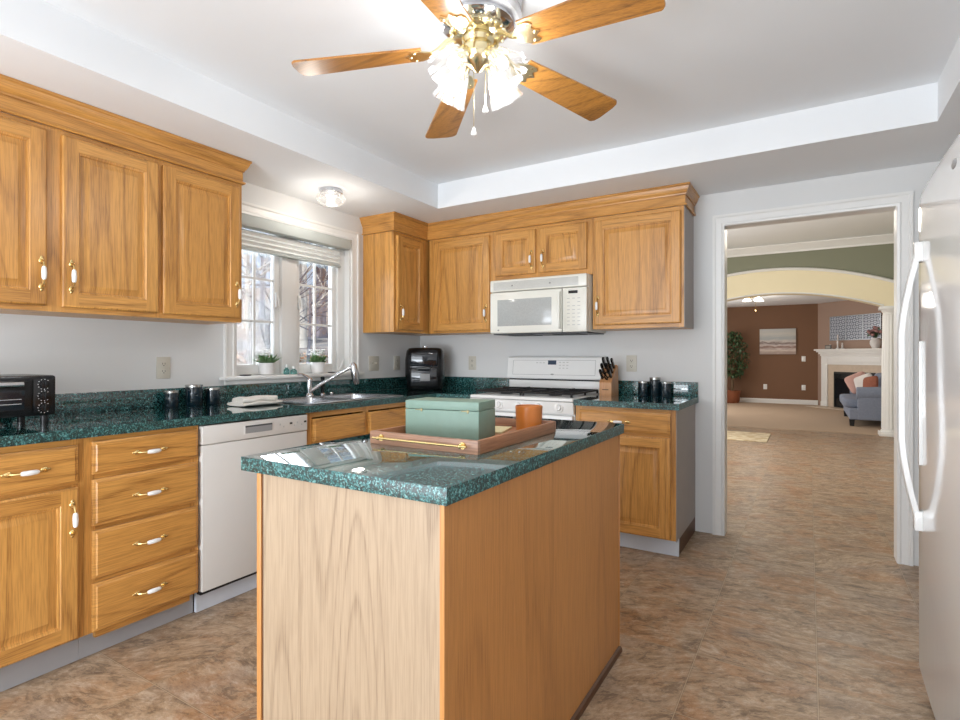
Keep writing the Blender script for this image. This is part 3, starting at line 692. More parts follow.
MB().box(FX - .003, FX + .012, hy - .010, hy + .010, .82, 1.24, bev=.002).xf(fo).build('grip_plate', fridge_m, dr)
MB().ball((FX + .002, -2.068, 1.69), (.006, .028, .013), 18, 8).xf(fo).build('badge', mgrey, dr)
MB().box(FX + .03, FX + .085, FY0 + .01, FY1 - .01, .02, .083).xf(fo).build('base_grille', dgrey, fr, 0)
b = MB()
for y in (FY0 + .08, FY1 - .08):
    for x in (FX + .15, 4.02): b.lathe([(.001, 0), (.02, 0), (.02, .021), (.001, .021)], (x, y, 0), 12)
b.xf(fo).build('foot', blackm, fr)

# ------------------------------------------------------------------ ceiling fan
FC = Vector((2.0, -2.26, 0))
fan = empty('ceiling_fan', (FC.x, FC.y, TRAY), 'five-blade oak and brass ceiling fan with lit glass shades', 'ceiling fan')
h = MB().lathe([(.001, -.001), (.15, -.001), (.155, -.006), (.155, -.05), (.158, -.056), (.158, -.064), (.148, -.075), (.001, -.08)], n=48)
h.build('motor_housing', fan_white, fan)
MB().lathe([(.150, -.010), (.1575, -.012), (.1575, -.046), (.150, -.048)], n=96, flute=(48, .006)).build('ribbed_band', fan_white, fan)
MB().lathe([(.001, -.078), (.128, -.078), (.130, -.092), (.110, -.105), (.001, -.108)], n=40).build('flywheel', chrome, fan)
b = MB().lathe([(.09, -.10), (.098, -.104), (.098, -.115), (.08, -.128), (.001, -.13)], n=40)
for k in range(20): q = 2 * PI * k / 20; b.ball((.096 * math.cos(q), .096 * math.sin(q), -.114), (.007, .007, .011), 8, 6)
b.build('brass_collar', fan_brass, fan)
A0 = 209.4
for k in range(5):
    a = R(A0 + 72 * k)
    M = Matrix.Rotation(a, 4, 'Z') @ Matrix.Translation((.0, 0, -.165)) @ Matrix.Rotation(R(5.6), 4, 'Y')
    M2 = M @ Matrix.Rotation(R(-11), 4, 'X')
    b = MB(); n = 10; out = []
    for i in range(n + 1):
        t = i / n; x = .20 + .44 * t; out.append((x, (.056 + .020 * t)))
    tip = [(.646, .073), (.656, .062), (.661, .035), (.661, 0)]
    half = [(.20, 0), (.20, .04)] + out[0:] + tip
    poly = half + [(x, -y) for x, y in reversed(half[1:-1])]
    b.prism(poly, XYZ, -.0035, .0035); b.xf(M2); b.build('blade', blade_m, fan, 30)
    b = MB(); b.tube([(.085, 0, .038), (.11, 0, .030), (.14, 0, .008), (.17, 0, -.006)], [.012, .011, .010, .009], 8)
    iron = [(.155, 0), (.165, .022), (.185, .034), (.205, .046), (.235, .046), (.25, .034), (.238, .018), (.262, 0)]
    iron = iron + [(x, -y) for x, y in reversed(iron[1:-1])]
    b.prism(iron, XYZ, -.0085, -.0038)
    for px, py in ((.225, .034), (.225, -.034), (.243, 0)): b.ball((px, py, -.009), (.006, .006, .003), 8, 6)
    b.xf(M2); b.build('blade_iron', fan_brass, fan)
kit = MB().lathe([(.001, -.13), (.055, -.13), (.058, -.14), (.052, -.155), (.060, -.170), (.062, -.20), (.050, -.222), (.025, -.235), (.012, -.25), (.001, -.255)], n=32).build('light_kit', fan_brass, fan)
for k in range(4):
    a = R(-58.5 + 45 + 90 * k)
    rot = Matrix.Rotation(a, 3, 'Z') @ Matrix.Rotation(R(-40), 3, 'Y')   # local -z points down and outward
    c0 = Vector((math.cos(a) * .07, math.sin(a) * .07, -.205))
    MB().lathe([(.001, .012), (.018, .012), (.022, 0), (.022, -.022), (.016, -.026)], c0, 16, rot=rot).build('socket', fan_brass, fan)
    prof = [(.024, -.012), (.030, -.025), (.038, -.045), (.045, -.07), (.053, -.10), (.061, -.125), (.066, -.135)]
    MB().lathe(prof, c0, 48, rot=rot, flute=(12, .035)).build('lamp_shade', shade_glass, fan, 60)
    bc = c0 + rot @ Vector((0, 0, -.075))
    MB().ball(bc, (.019, .019, .026), 14, 8, rot=rot).build('bulb', bulb_m, fan)
    lc = c0 + rot @ Vector((0, 0, -.115))
    light('fan_bulb_light', 'POINT', (FC.x + lc.x, FC.y + lc.y, TRAY + lc.z), 3.6, (.95, .98, 1), shadow_soft_size=.03)
for dx, dy, ln in ((-.008, -.014, .25), (.022, .016, .165)):
    b = MB().tube([(dx, dy, -.235), (dx, dy, -.235 - ln + .03)], .0014, 6); zz = -.235 - ln
    b.lathe([(.001, .034), (.005, .03), (.005, .026), (.010, .012), (.010, .004), (.001, 0)], (dx, dy, zz), 12, 1); b.build('pull_chain', [fan_brass, porcelain], fan)
# ceiling dome light over the sink
dl = empty('flush_ceiling_light', (.34, -1.394, SOF), 'small round cut-glass ceiling light over the sink window', 'ceiling light')
MB().lathe([(.001, -.0005), (.072, -.0005), (.076, -.006), (.074, -.022), (.066, -.028), (.001, -.028)], n=32).build('base_ring', chrome, dl)
MB().lathe([(.068, -.026), (.088, -.040), (.094, -.058), (.086, -.080), (.06, -.098), (.03, -.106), (.002, -.108)], n=48, flute=(16, .02)).build('glass_shade', dome_glass, dl, 60)
MB().ball((0, 0, -.06), (.022, .022, .026), 12, 8).build('bulb', bulb_m, dl)
light('dome_bulb_light', 'POINT', (.34, -1.394, SOF - .135), 4, (1, .93, .84), shadow_soft_size=.05)

# ------------------------------------------------------------------ outlets and switches (plates on a wall facing +x or -y)
def plate(name, loc, rz, label, cat, gangs, wd=.075, ht=.118, mat=ivory, group=None):
    o = empty(name, loc, label, cat, rz, group)
    MB().box(-wd / 2, wd / 2, -.0062, -.0006, -ht / 2, ht / 2, bev=.0025).build('cover_plate', mat, o)
    for gx, kind in gangs:
        if kind == 'outlet':
            for s in (-1, 1):
                r = MB().box(gx - .016, gx + .016, -.0085, -.006, s * .02 - .0135, s * .02 + .0135, bev=.002).build('receptacle', mat, o)
                b = MB()
                for x in (-.0065, .0065): b.box(gx + x - .0014, gx + x + .0014, -.0088, -.0083, s * .02 - .002, s * .02 + .007)
                b.box(gx - .0025, gx + .0025, -.0088, -.0083, s * .02 - .010, s * .02 - .005); b.build('slot', slot_m, r, 0)
        else:
            MB().box(gx - .005, gx + .005, -.016, -.006, -.003, .012, bev=.002).build('toggle', mat, o)
    return o
plate('wall_outlet', (0, -2.288, 1.127), PI / 2, 'ivory outlet on the left wall above the three canisters', 'outlet', [(0, 'outlet')], group='ivory wall outlets')
plate('light_switch', (0, -.617, 1.132), PI / 2, 'double ivory switch plate right of the sink window', 'light switch', [(-.023, 'sw'), (.023, 'sw')], wd=.118)
plate('wall_outlet', (0, -.331, 1.133), PI / 2, 'ivory outlet on the window wall left of the air fryer', 'outlet', [(0, 'outlet')], group='ivory wall outlets')
plate('wall_outlet', (.560, 0, 1.133), 0, 'ivory outlet on the back wall left of the range', 'outlet', [(0, 'outlet')], group='ivory wall outlets')
plate('wall_outlet', (1.918, 0, 1.138), 0, 'ivory outlet on the back wall above the knife block counter', 'outlet', [(0, 'outlet')], group='ivory wall outlets')

# ------------------------------------------------------------------ things on the counters
TOP = CT1 + .0004
def jar(loc, r, h, label, group):
    o = empty('glass_jar', loc, label, 'jar', 0, group)
    MB().lathe([(.001, 0), (r * .94, 0), (r, .004), (r, h * .86), (r * .97, h * .9), (.001, h * .9)], n=28).build('jar_body', jar_m, o)
    MB().lathe([(r * .99, h * .885), (r * 1.03, h * .89), (r * 1.03, h * .985), (r * .98, h), (.001, h)], n=28).build('lid', jar_lid, o)
    return o
jar((.09, -2.291, TOP), .034, .090, 'small dark glass jar left of the tall jar, left counter', 'jars on the left counter')
jar((.09, -2.167, TOP), .044, .118, 'tall dark glass jar in the middle of three, left counter', 'jars on the left counter')
jar((.09, -2.058, TOP), .037, .094, 'small dark glass jar right of the tall jar, left counter', 'jars on the left counter')
jar((2.028, -.10, TOP), .036, .101, 'small teal glass jar nearest the knife block, right counter', 'jars on the right counter')
jar((2.103, -.085, TOP), .036, .130, 'tall teal glass jar in the middle of three, right counter', 'jars on the right counter')
jar((2.178, -.09, TOP), .036, .101, 'small teal glass jar nearest the counter end by the doorway', 'jars on the right counter')

# folded towel
b = MB()
def fold(x0, x1, y0, y1, z0, z1, seed):
    n = 16; rings = []
    for i in range(n + 1):
        t = i / n; y = y0 + (y1 - y0) * t; ring = []
        for k in range(20):
            a = 2 * PI * k / 20; c, s_ = math.cos(a), math.sin(a)
            e = lambda v, p: math.copysign(abs(v) ** p, v)
            end = min(1, .75 + 1.2 * min(t, 1 - t))
            x = (x0 + x1) / 2 + (x1 - x0) / 2 * e(c, .5) * end; z = (z0 + z1) / 2 + (z1 - z0) / 2 * e(s_, .6)
            nz = mnoise.noise(Vector((x * 14 + seed, y * 14, z * 30))) * .010 * (1 if z > z0 + .004 else 0)
            ring.append((x, y + mnoise.noise(Vector((x * 9, z * 60, seed))) * .01, max(z0, z + nz)))
        rings.append(ring)
    b.loft(rings)
fold(.25, .43, -2.085, -1.83, 0, .022, 1); fold(.265, .42, -2.07, -1.85, .018, .046, 5)
t = tag(b.build('dish_towel', cloth_w, None, 60), 'folded white dish towel on the counter left of the sink', 'towel'); t.location = (-.0, 0, TOP + .0035)

# toaster oven
to = empty('toaster_oven', (.10, -3.385, TOP), 'black toaster oven at the left end of the counter', 'toaster oven', PI / 2)
W, D0, D1 = .458, -.298, -.01   # local x = world y, local -y = world +x
b = MB().box(0, W, D0, D1, .038, .199, bev=.010); b.build('body', black, to)
b = MB().box(.02, .372, D0 - .008, D0 - .0005, .052, .180, 0, bev=.003); b.box(.045, .35, D0 - .0095, D0 - .0078, .066, .142, 1); d = b.build('door', [black, smoked], to)
b = MB().tube([(.06, D0 - .008, .166), (.06, D0 - .026, .167), (.34, D0 - .026, .167), (.34, D0 - .008, .166)], .010, 10); b.build('handle', steel, d)
b = MB()
for z in (.090, .108): b.tube([(.055, D0 - .0105, z), (.34, D0 - .0105, z)], .0018, 5)
b.build('rack', steel, d)
c = MB().box(.380, .446, D0 - .004, D0 - .0005, .05, .185, bev=.002).build('control_panel', black, to)
for z in (.163, .117, .070):
    b = MB().lathe([(.001, 0), (.015, 0), (.014, .012), (.001, .013)], n=18); b.box(-.003, .003, -.013, .013, .012, .018, bev=.001)
    b.xf(Matrix.Translation((.415, D0 - .004, z)) @ Matrix.Rotation(R(90), 4, 'X')); b.build('knob', black, to)
b = MB()
for z in (.163, .117, .070):
    for k in range(9):
        a = R(50 + k * 32); b.box(.415 + .020 * math.cos(a) - .0012, .415 + .020 * math.cos(a) + .0012, D0 - .0046, D0 - .0038, z + .020 * math.sin(a) - .0012, z + .020 * math.sin(a) + .0012)
b.build('dial_mark', porcelain, c, 0)
for x in (.04, W - .03):
    for y in (D0 + .03, D1 - .03): MB().lathe([(.001, 0), (.013, 0), (.015, .036), (.001, .039)], (x, y, 0), 12).build('foot', black, to)

# air fryer, turned in the corner
af = empty('air_fryer', (.245, -.25, TOP), 'black air fryer in the counter corner by the range', 'air fryer', R(33))
rings = []
def sq(wd, dp, z, n=28, e=.42, dy=0):
    p = lambda v: math.copysign(abs(v) ** e, v)
    return [(wd * p(math.cos(2 * PI * k / n)), dy + dp * p(math.sin(2 * PI * k / n)), z) for k in range(n)]
MB().loft([sq(.135, .13, .002), sq(.145, .14, .012), sq(.163, .15, .12), sq(.162, .148, .25), sq(.152, .138, .32), sq(.135, .118, .342), sq(.10, .09, .347)]).build('body', black, af, 45)
d = MB().box(-.112, .112, -.162, -.12, .03, .185, bev=.010).build('basket', black, af)
b = MB().box(-.10, .10, -.1645, -.1615, .055, .165, bev=.001); b.build('window', smoked, d)
b = MB().box(-.03, .05, -.1655, -.164, .075, .135, bev=.0005); b.build('label_plate', mgrey, d)
b = MB().tube([(-.05, -.16, .175), (-.05, -.198, .178), (.05, -.198, .178), (.05, -.16, .175)], .010, 8); b.build('handle', dgrey, d)
MB().box(-.112, .112, -.154, -.138, .195, .312, bev=.012).xf(Matrix.Translation((0, -.002, 0))).build('control_panel', smoked, af)
MB().lathe([(.001, .346), (.03, .346), (.028, .36), (.001, .362)], (0, -.02, 0), 20).build('vent_cap', chrome, af)

# knife block with knives and scissors
KX, KY = 1.8, -.235
kb = empty('knife_block', (KX, KY, TOP), 'light wooden knife block full of black handles beside the range', 'knife block')
kw = .043
b = MB().prism([(0, 0), (.165, 0), (.165, .06), (.150, .205), (.125, .215), (.0, .092)], lambda y, z, w_: (w_, y, z), -kw, kw); b.build('block', knife_wood, kb, 20)
MB().box(-.022, .022, -.0012, .0004, .040, .046).build('stamp', dark_wood, kb, 0)
nrm = Vector((0, -.123, .125)).normalized(); nrm = Vector((0, -.70, .714)).normalized()
def on_block(x, t, off): return Vector((KX + x, KY + .0 + .125 * t, TOP + .092 + .123 * t)) + nrm * off
spots = [(-.028, .22, .085), (-.028, .50, .095), (-.028, .80, .10), (.004, .80, .105), (.004, .52, .095), (.030, .30, .07), (.030, .55, .08), (.030, .82, .09)]
KL = ['lowest black knife handle in the left column of the knife block', 'middle black knife handle in the left column of the knife block', 'uppermost black knife handle in the left column of the knife block', 'uppermost black knife handle in the central column of the knife block', 'lower black knife handle in the central column of the knife block', 'lowest short knife handle in the right column of the knife block', 'middle short knife handle in the right column of the knife block', 'uppermost knife handle in the right column of the knife block']
for (x, tt, L), lab in zip(spots, KL):
    o = empty('kitchen_knife', on_block(x, tt, .0012), lab, 'knife', 0, 'knives in the wooden block'); o.rotation_euler = (R(44.4), 0, 0)
    b = MB(); rings = []
    for s_, wd in ((.0, .009), (.012, .0085), (.03, .008), (L * .6, .0095), (L * .85, .011), (L, .009)): rings.append([(-.0065, -wd, s_), (.0065, -wd, s_), (.0065, wd, s_), (-.0065, wd, s_)])
    b.loft(rings); b.build('grip', black, o, 20)
    b = MB()
    for s_ in (L * .3, L * .6): b.tube([(-.0069, 0, s_), (.0069, 0, s_)], .0025, 8)
    b.build('rivet', steel, o)
sc = empty('kitchen_scissors', on_block(.004, .16, .0012), 'black-handled scissors at the front of the knife block', 'scissors', 0); sc.rotation_euler = (R(44.4), 0, 0)
for s in (-1, 1):
    b = MB(); pts = [(s * (.016 + .013 * math.cos(2 * PI * k / 16)), 0, .050 + .026 * math.sin(2 * PI * k / 16)) for k in range(17)]; b.tube(pts, .0045, 8)
    b.tube([(s * .004, 0, .0), (s * .008, 0, .026)], .005, 8); b.build('finger_loop', black, sc)

# ------------------------------------------------------------------ on the island: tray, box, cup, paper
IT = .9164
tr = empty('serving_tray', (2.035, -2.371, IT), 'wooden serving tray with brass handles on the island', 'tray')
hx, hyy, wt, ht = .199, .269, .013, .039
MB().box(-hx + .001, hx - .001, -hyy + .001, hyy - .001, 0, .008).build('tray_bottom', tray_wy, tr, 0)
for s in (-1, 1):
    MB().box(-hx, hx, s * hyy - (0 if s < 0 else wt), s * hyy + (wt if s < 0 else 0), .0, ht, bev=.0015).build('end_wall', tray_w, tr)
    MB().box(s * hx - (0 if s < 0 else wt), s * hx + (wt if s < 0 else 0), -hyy + wt, hyy - wt, .0, ht - .0005, bev=.0015).build('side_wall', tray_wy, tr)
    b = MB(); y = s * hyy; q = s
    for x in (-.150, .150):
        b.tube([(x, y, .022), (x, y + q * .004, .022)], .010, 14); b.tube([(x, y + q * .003, .022), (x, y + q * .018, .022)], .004, 8); b.ball((x, y + q * .018, .022), .006, 10, 8)
    b.tube([(-.172, y + q * .018, .022), (.172, y + q * .018, .022)], .0034, 8); b.build('handle', brass, tr)
BX = empty('keepsake_box', (1.9945, -2.4235, IT + .0085), 'sage green hinged box on the wooden tray', 'box', R(8))
MB().box(-.132, .132, -.07, .07, 0, .0915, bev=.0015).build('box_body', green_box, BX)
lid = MB().box(-.132, .132, -.07, .07, .093, .120, bev=.0015).build('lid', green_box, BX)
b = MB()
for x in (-.080, .086): b.box(x - .014, x + .014, -.0712, -.0698, .0895, .0925); b.box(x + .006, x + .012, -.0722, -.0698, .085, .0955)
b.build('latch', [plain('dark_brass', lin(104, 98, 72), .35, .8)], BX)
cu = empty('candle_cup', (2.165, -2.182, IT + .0085), 'amber frosted glass cup at the far corner of the tray', 'cup')
MB().lathe([(.001, .0), (.042, .0), (.045, .003), (.048, .088), (.0465, .090), (.045, .088), (.042, .012), (.001, .011)], n=36).build('cup_wall', amber, cu)
MB().lathe([(.001, .045), (.0425, .045), (.0425, .0448), (.001, .0448)], n=30).build('candle_wax', plain('amber_wax', lin(214, 140, 74), .6), cu)
p = tag(MB().box(-.055, .055, -.075, .075, 0, .006, bev=.001).build('paper_pad', cream_cloth), 'cream paper pad lying on the tray behind the green box', 'paper')
p.location = (2.045, -2.235, IT + .0085); p.rotation_euler = (0, 0, R(14))

# ------------------------------------------------------------------ window sill things
def potted(loc, seed, label, hgt):
    rnd = random.Random(seed); o = empty('potted_plant', loc, label, 'plant', 0, 'flower pots on the window sill')
    MB().lathe([(.001, 0), (.040, 0), (.046, .006), (.050, .078), (.046, .080), (.044, .070), (.001, .068)], n=28).build('pot', pot_w, o)
    MB().lathe([(.001, .0705), (.043, .0705), (.043, .069), (.001, .069)], n=20).build('soil', soil, o)
    lf = MB(); fl = MB()
    for i in range(120):
        a = rnd.uniform(0, 2 * PI); t = rnd.uniform(.1, 1.2); L = rnd.uniform(.035, .085)
        d = Vector((math.cos(a) * math.sin(t), math.sin(a) * math.sin(t), math.cos(t) * 1.0)); p0 = Vector((math.cos(a) * .02, math.sin(a) * .02, .07)); p1 = p0 + d * L * hgt
        u = d.cross(Vector((rnd.uniform(-.5, .5), rnd.uniform(-.5, .5), 1))).normalized() * min(L * .2, .009)
        lf.add([p0, p0 + d * L * .5 + u, p1, p0 + d * L * .5 - u], [(0, 1, 2, 3)])
    for i in range(16):
        a = rnd.uniform(0, 2 * PI); r = rnd.uniform(.005, .062); z = .138 + rnd.uniform(-.012, .03) * hgt
        c = Vector((math.cos(a) * r, math.sin(a) * r, z)); lf.tube([(c.x * .3, c.y * .3, .07), c], .0013, 4)
        for k in range(5):
            b_ = 2 * PI * k / 5; fl.ball(c + Vector((math.cos(b_) * .008, math.sin(b_) * .008, .002)), (.0085, .0085, .005), 6, 4)
    lf.build('foliage', leaf_l, o, 0); fl.build('blossom', petal, o); return o
potted((-.035, -1.602, Z0 + .0005), 3, 'white flowers in a white pot, left one on the sill', 1.1)
potted((-.030, -1.170, Z0 + .0005), 8, 'white flowers in a white pot, right one on the sill', 1.0)
for y, r, hh, lab in ((-1.455, .018, .052, 'small teal bottle with white cap on the sill, left of the pair'), (-1.395, .022, .042, 'squat teal glass bottle on the sill by the faucet lever')):
    o = empty('glass_bottle', (-.02, y, Z0 + .0005), lab, 'bottle', 0, 'teal bottles on the window sill')
    MB().lathe([(.001, 0), (r, 0), (r, hh * .6), (r * .5, hh * .8), (r * .5, hh * .95), (.001, hh * .95)], n=18).build('bottle_body', bottle_glass, o)
    MB().lathe([(r * .55, hh * .9), (r * .55, hh * 1.25), (.001, hh * 1.27)], n=14).build('cap', porcelain, o)
o = tag(MB().lathe([(.001, 0), (.03, 0), (.038, .006), (.036, .007), (.028, .002), (.001, .002)], n=24).build('saucer', black), 'small black dish on the left end of the window sill', 'dish'); o.location = (-.01, -1.775, Z0 + .0005); 
o = tag(MB().lathe([(.001, 0), (.022, 0), (.027, .005), (.025, .006), (.02, .002), (.001, .002)], n=24).build('saucer', black), 'small black dish on the sill right of the right flower pot', 'dish'); o.location = (-.01, -1.06, Z0 + .0005)

# ------------------------------------------------------------------ hall and living room beyond the doorway
YA = 6.10
struct('wall_hall_left', MB().box(-.15, 0, .12, YA + .2, 0, HC), green_wall)
struct('wall_hall_right', MB().box(5, 5.15, 0, YA + .2, 0, HC), green_wall)
struct('ceiling_hall', MB().box(-.15, 5.15, 0, YA + .2, HC, HC + .05), ceil_m)
zl = lambda x: 2.205 - .128 * (x - 2.52) ** 2      # underside of the arch
zu = lambda x: 2.590 - .118 * (x - 2.47) ** 2      # top of the cream band
AX0, AX1 = 1.05, 3.96
N = 32
xs = [AX0 + (AX1 - AX0) * i / N for i in range(N + 1)]
xw = [0.0] + [.2 + 4.6 * i / 40 for i in range(41)] + [5.0]
def arch_strip(f0, f1, y0, y1): return MB().loft([[(x, y0, f0(x)), (x, y1, f0(x)), (x, y1, f1(x)), (x, y0, f1(x))] for x in xall])
xall = sorted(set(xw + xs + [AX0 - .0005, AX1 + .0005]))
zlow = lambda x: zl(min(max(x, AX0), AX1))
struct('wall_arch', arch_strip(lambda x: zu(x), lambda x: HC, YA, YA + .22), green_wall)
struct('trim_3', arch_strip(zlow, lambda x: zu(x), YA - .01, YA + .23), cream_m)
mold = [(0, .0), (.0, .02), (.012, .035), (.03, .04), (.045, .025), (.05, 0)]
b = MB().sweep([(x, zu(x)) for x in xw], [(-o, h) for o, h in mold], lambda x, z, h_: (x, YA - .01 - h_, z - .01)); struct('trim_4', b, trim_m, smooth=40)
b = MB().sweep([(x, zl(x)) for x in xs], [(-o * .5, h * .35) for o, h in mold], lambda x, z, h_: (x, YA - .01 - h_, z)); struct('trim_5', b, trim_m, smooth=40)
b = MB().sweep([(0, YA), (5, YA)], [(0, HC), (.10, HC), (.10, HC - .018), (.085, HC - .03), (.05, HC - .075), (.022, HC - .10), (.018, HC - .128), (0, HC - .128)], XYZ); struct('trim_6', b, trim_m, smooth=30)
# columns
def column(x, label):
    o = empty('column', (x, YA + .11, 0), label, 'column', 0, 'white fluted columns')
    zt = zl(AX1) - .0012
    MB().box(-.145, .145, -.145, .145, 0, .06, bev=.004).build('plinth', trim_m, o)
    MB().lathe([(.12, .06), (.128, .075), (.12, .09), (.108, .1), (.108, .11)], n=40).build('base_molding', trim_m, o)
    MB().lathe([(.112, .105), (.112, .14), (.108, 1.0), (.098, zt - .13)], n=96, flute=(16, .03)).build('shaft', trim_m, o, 70)
    MB().lathe([(.088, zt - .135), (.10, zt - .125), (.095, zt - .115), (.095, zt - .095), (.105, zt - .085), (.122, zt - .055), (.125, zt - .045)], n=40).build('capital_molding', trim_m, o)
    MB().box(-.14, .14, -.14, .14, zt - .046, zt, bev=.004).build('abacus', trim_m, o)
column(4.06, 'white fluted column carrying the right end of the arch')
# living room shell
LX0, LX1, LY1 = 0.0, 5.0, 11.65
struct('floor_carpet', MB().box(-.2, 5.2, 6.2, 12.2, -.1, .004), carpet_m)
struct('wall_living_left', MB().box(-.15, 0, YA + .2, 12, 0, HC), brown_wall)
struct('wall_living_right', MB().box(5, 5.15, YA + .2, 12, 0, HC), brown_wall_lit)
struct('wall_far', MB().box(-.15, 5.15, LY1, LY1 + .15, 0, HC), brown_wall)
struct('ceiling_living', MB().box(-.15, 5.15, YA + .2, 12, LC, LC + .05), ceil_m)
FM = Matrix.Translation((3.2, LY1, 0)) @ Matrix.Rotation(R(-45), 4, 'Z')    # local x runs along the 45-degree corner wall, -y faces the room
struct('wall_corner', MB().box(0, 2.6, 0, .1, 0, LC).xf(FM), brown_wall_lit)
b = MB().sweep([(0, LY1), (3.2, LY1)], [(0, 0.004), (.014, 0.004), (.014, .10), (.008, .115), (0, .118)], XYZ); struct('baseboard_far', b, trim_m)
tag(MB().box(1.68, 2.515, 4.52, 5.48, .0005, .010, bev=.003).build('floor_rug', rug_m), 'beige woven rug on the tiles before the carpet', 'rug')
# painting, plates
pa = empty('framed_painting', (1.935, LY1, 1.245), 'muted seascape canvas hanging on the brown wall', 'painting')
MB().box(0, .80, -.032, -.001, 0, .64, bev=.002).build('canvas', paint_m, pa)
b = MB()
for x0, x1, z0, z1 in ((-.008, 0, -.008, .648), (.80, .808, -.008, .648), (-.008, .808, -.008, 0), (-.008, .808, .64, .648)): b.box(x0, x1, -.036, -.001, z0, z1)
b.build('frame', plain('taupe_frame', lin(120, 96, 78), .5), pa, 0)
plate('wall_outlet', (2.06, LY1, .42), 0, 'white outlet low on the brown wall under the painting', 'outlet', [(0, 'outlet')], .085, .13, porcelain, 'white plates on the brown wall')
plate('wall_outlet', (2.90, LY1, .42), 0, 'white outlet low on the brown wall near the fireplace', 'outlet', [(0, 'outlet')], .085, .13, porcelain, 'white plates on the brown wall')
plate('light_switch', (2.90, LY1, 1.13), 0, 'white switch on the brown wall right of the painting', 'light switch', [(0, 'sw')], .085, .13, porcelain, 'white plates on the brown wall')

# fireplace
fp = empty('fireplace', (3.2, LY1, 0), 'white mantel fireplace across the corner of the living room', 'fireplace', R(-45))
M0, M1 = .255, 1.92    # outer legs
MW = M1 + (M0 - .17)
fc = (M0 + M1) / 2
MB().sweep([(M0 - .085, -.0), (M0 - .085, -.20), (MW, -.20), (MW, -.0)], [(0, 1.20), (.01, 1.20), (.015, 1.24), (.05, 1.28), (.085, 1.31), (.085, 1.355), (0, 1.355)], XYZ).build('cornice', trim_m, fp, 30) if False else None
b = MB().box(M0 - .085, M1 + .085, -.30, -.001, 1.325, 1.362, bev=.005); b.box(M0 - .055, M1 + .055, -.265, -.001, 1.290, 1.325, bev=.004); b.box(M0 - .03, M1 + .03, -.225, -.001, 1.245, 1.290, bev=.004); b.box(M0 - .01, M1 + .01, -.19, -.001, 1.20, 1.245, bev=.004); b.build('mantel_shelf', trim_m, fp)
b = MB().box(M0, M1, -.17, -.001, 1.0, 1.20); b.box(M0 + .17, M1 - .17, -.178, -.169, 1.04, 1.165, bev=.003); b.build('frieze', trim_m, fp)
for x0, x1 in ((M0, M0 + .165), (M1 - .165, M1)):
    b = MB().box(x0, x1, -.17, -.001, .004, 1.0, bev=.003); b.box(x0 + .035, x1 - .035, -.176, -.169, .15, .95, bev=.003); b.box(x0 - .008, x1 + .008, -.18, -.001, .004, .12, bev=.003); b.build('leg', trim_m, fp)
OA, OB, OZ = .57, M1 - .315, .835
b = MB().box(M0 + .165, OA, -.14, -.001, .004, 1.0); b.box(OB, M1 - .165, -.14, -.001, .004, 1.0); b.box(OA, OB, -.14, -.001, OZ, 1.0); b.build('stone_surround', stone_m, fp, 0)
b = MB().box(OA, OB, -.012, -.001, .004, OZ); b.box(OA, OB, -.14, -.012, .004, .03); b.box(OA, OA + .03, -.138, -.012, .03, OZ); b.box(OB - .03, OB, -.138, -.012, .03, OZ); b.box(OA, OB, -.138, -.012, OZ - .06, OZ)
for k in range(4): b.box(OA + .03, OB - .03, -.128, -.118, OZ - .09 - k * .02, OZ - .082 - k * .02)
b.build('firebox', fire_blk, fp, 0)
b = MB().box(OA + .03, OB - .03, -.120, -.116, .03, OZ - .17); b.build('glass_door', smoked, fp, 0)
MB().box(M0 - .02, M1 + .02, -.60, -.20, .0045, .018, bev=.003).build('hearth', stone_m, fp)
def onfp(name, s_, off, z, label, cat, group=None):
    p = FM @ Vector((s_, -off, z)); return empty(name, p, label, cat, R(-45), group)
ms = onfp('lattice_wall_panel', .36, 0, 1.575, 'silver lattice wall panel hung above the mantel', 'wall art')
MB().box(0, 1.27, -.022, -.001, 0, .54).build('panel', lattice_m, ms, 0)
b = MB()
for k in range(4): b.box(k * .4167 - .004, k * .4167 + .014, -.03, -.001, -.004, .544)
b.box(-.004, 1.268, -.03, -.001, -.012, 0); b.box(-.004, 1.268, -.03, -.001, .54, .552); b.build('frame', plain('silver_frame', lin(196, 202, 208), .3, .7), ms, 0)
MZ = 1.3625
v = onfp('flower_vase', 1.625, .165, MZ, 'white vase of pink flowers at the right of the mantel', 'vase')
MB().lathe([(.001, 0), (.06, 0), (.075, .03), (.105, .10), (.10, .16), (.075, .20), (.085, .222), (.078, .222), (.001, .19)], n=28).build('vase_body', pot_w, v)
fl = MB(); lf = MB(); rnd = random.Random(4)
for i in range(34):
    a = rnd.uniform(0, 2 * PI); t = rnd.uniform(0, 1.15); r = rnd.uniform(.15, .24); d = Vector((math.cos(a) * math.sin(t), math.sin(a) * math.sin(t) * .45, math.cos(t))); c = Vector((0, 0, .22)) + d * r
    lf.tube([(0, 0, .19), c], .003, 4)
    if i % 3: fl.ball(c, .032, 8, 6)
    u = d.cross(Vector((0, 1, 0))).normalized() * .03; e = Vector((0, 0, .22)) + d * (r + .02) + u; lf.add([c, c + u - d * .03, e + u, c + d * .03], [(0, 1, 2, 3)])
fl.build('blossom', plain('dusty_pink_petal', lin(170, 128, 126), .8, var=.2), v); lf.build('stem', leaf_m, v, 0)
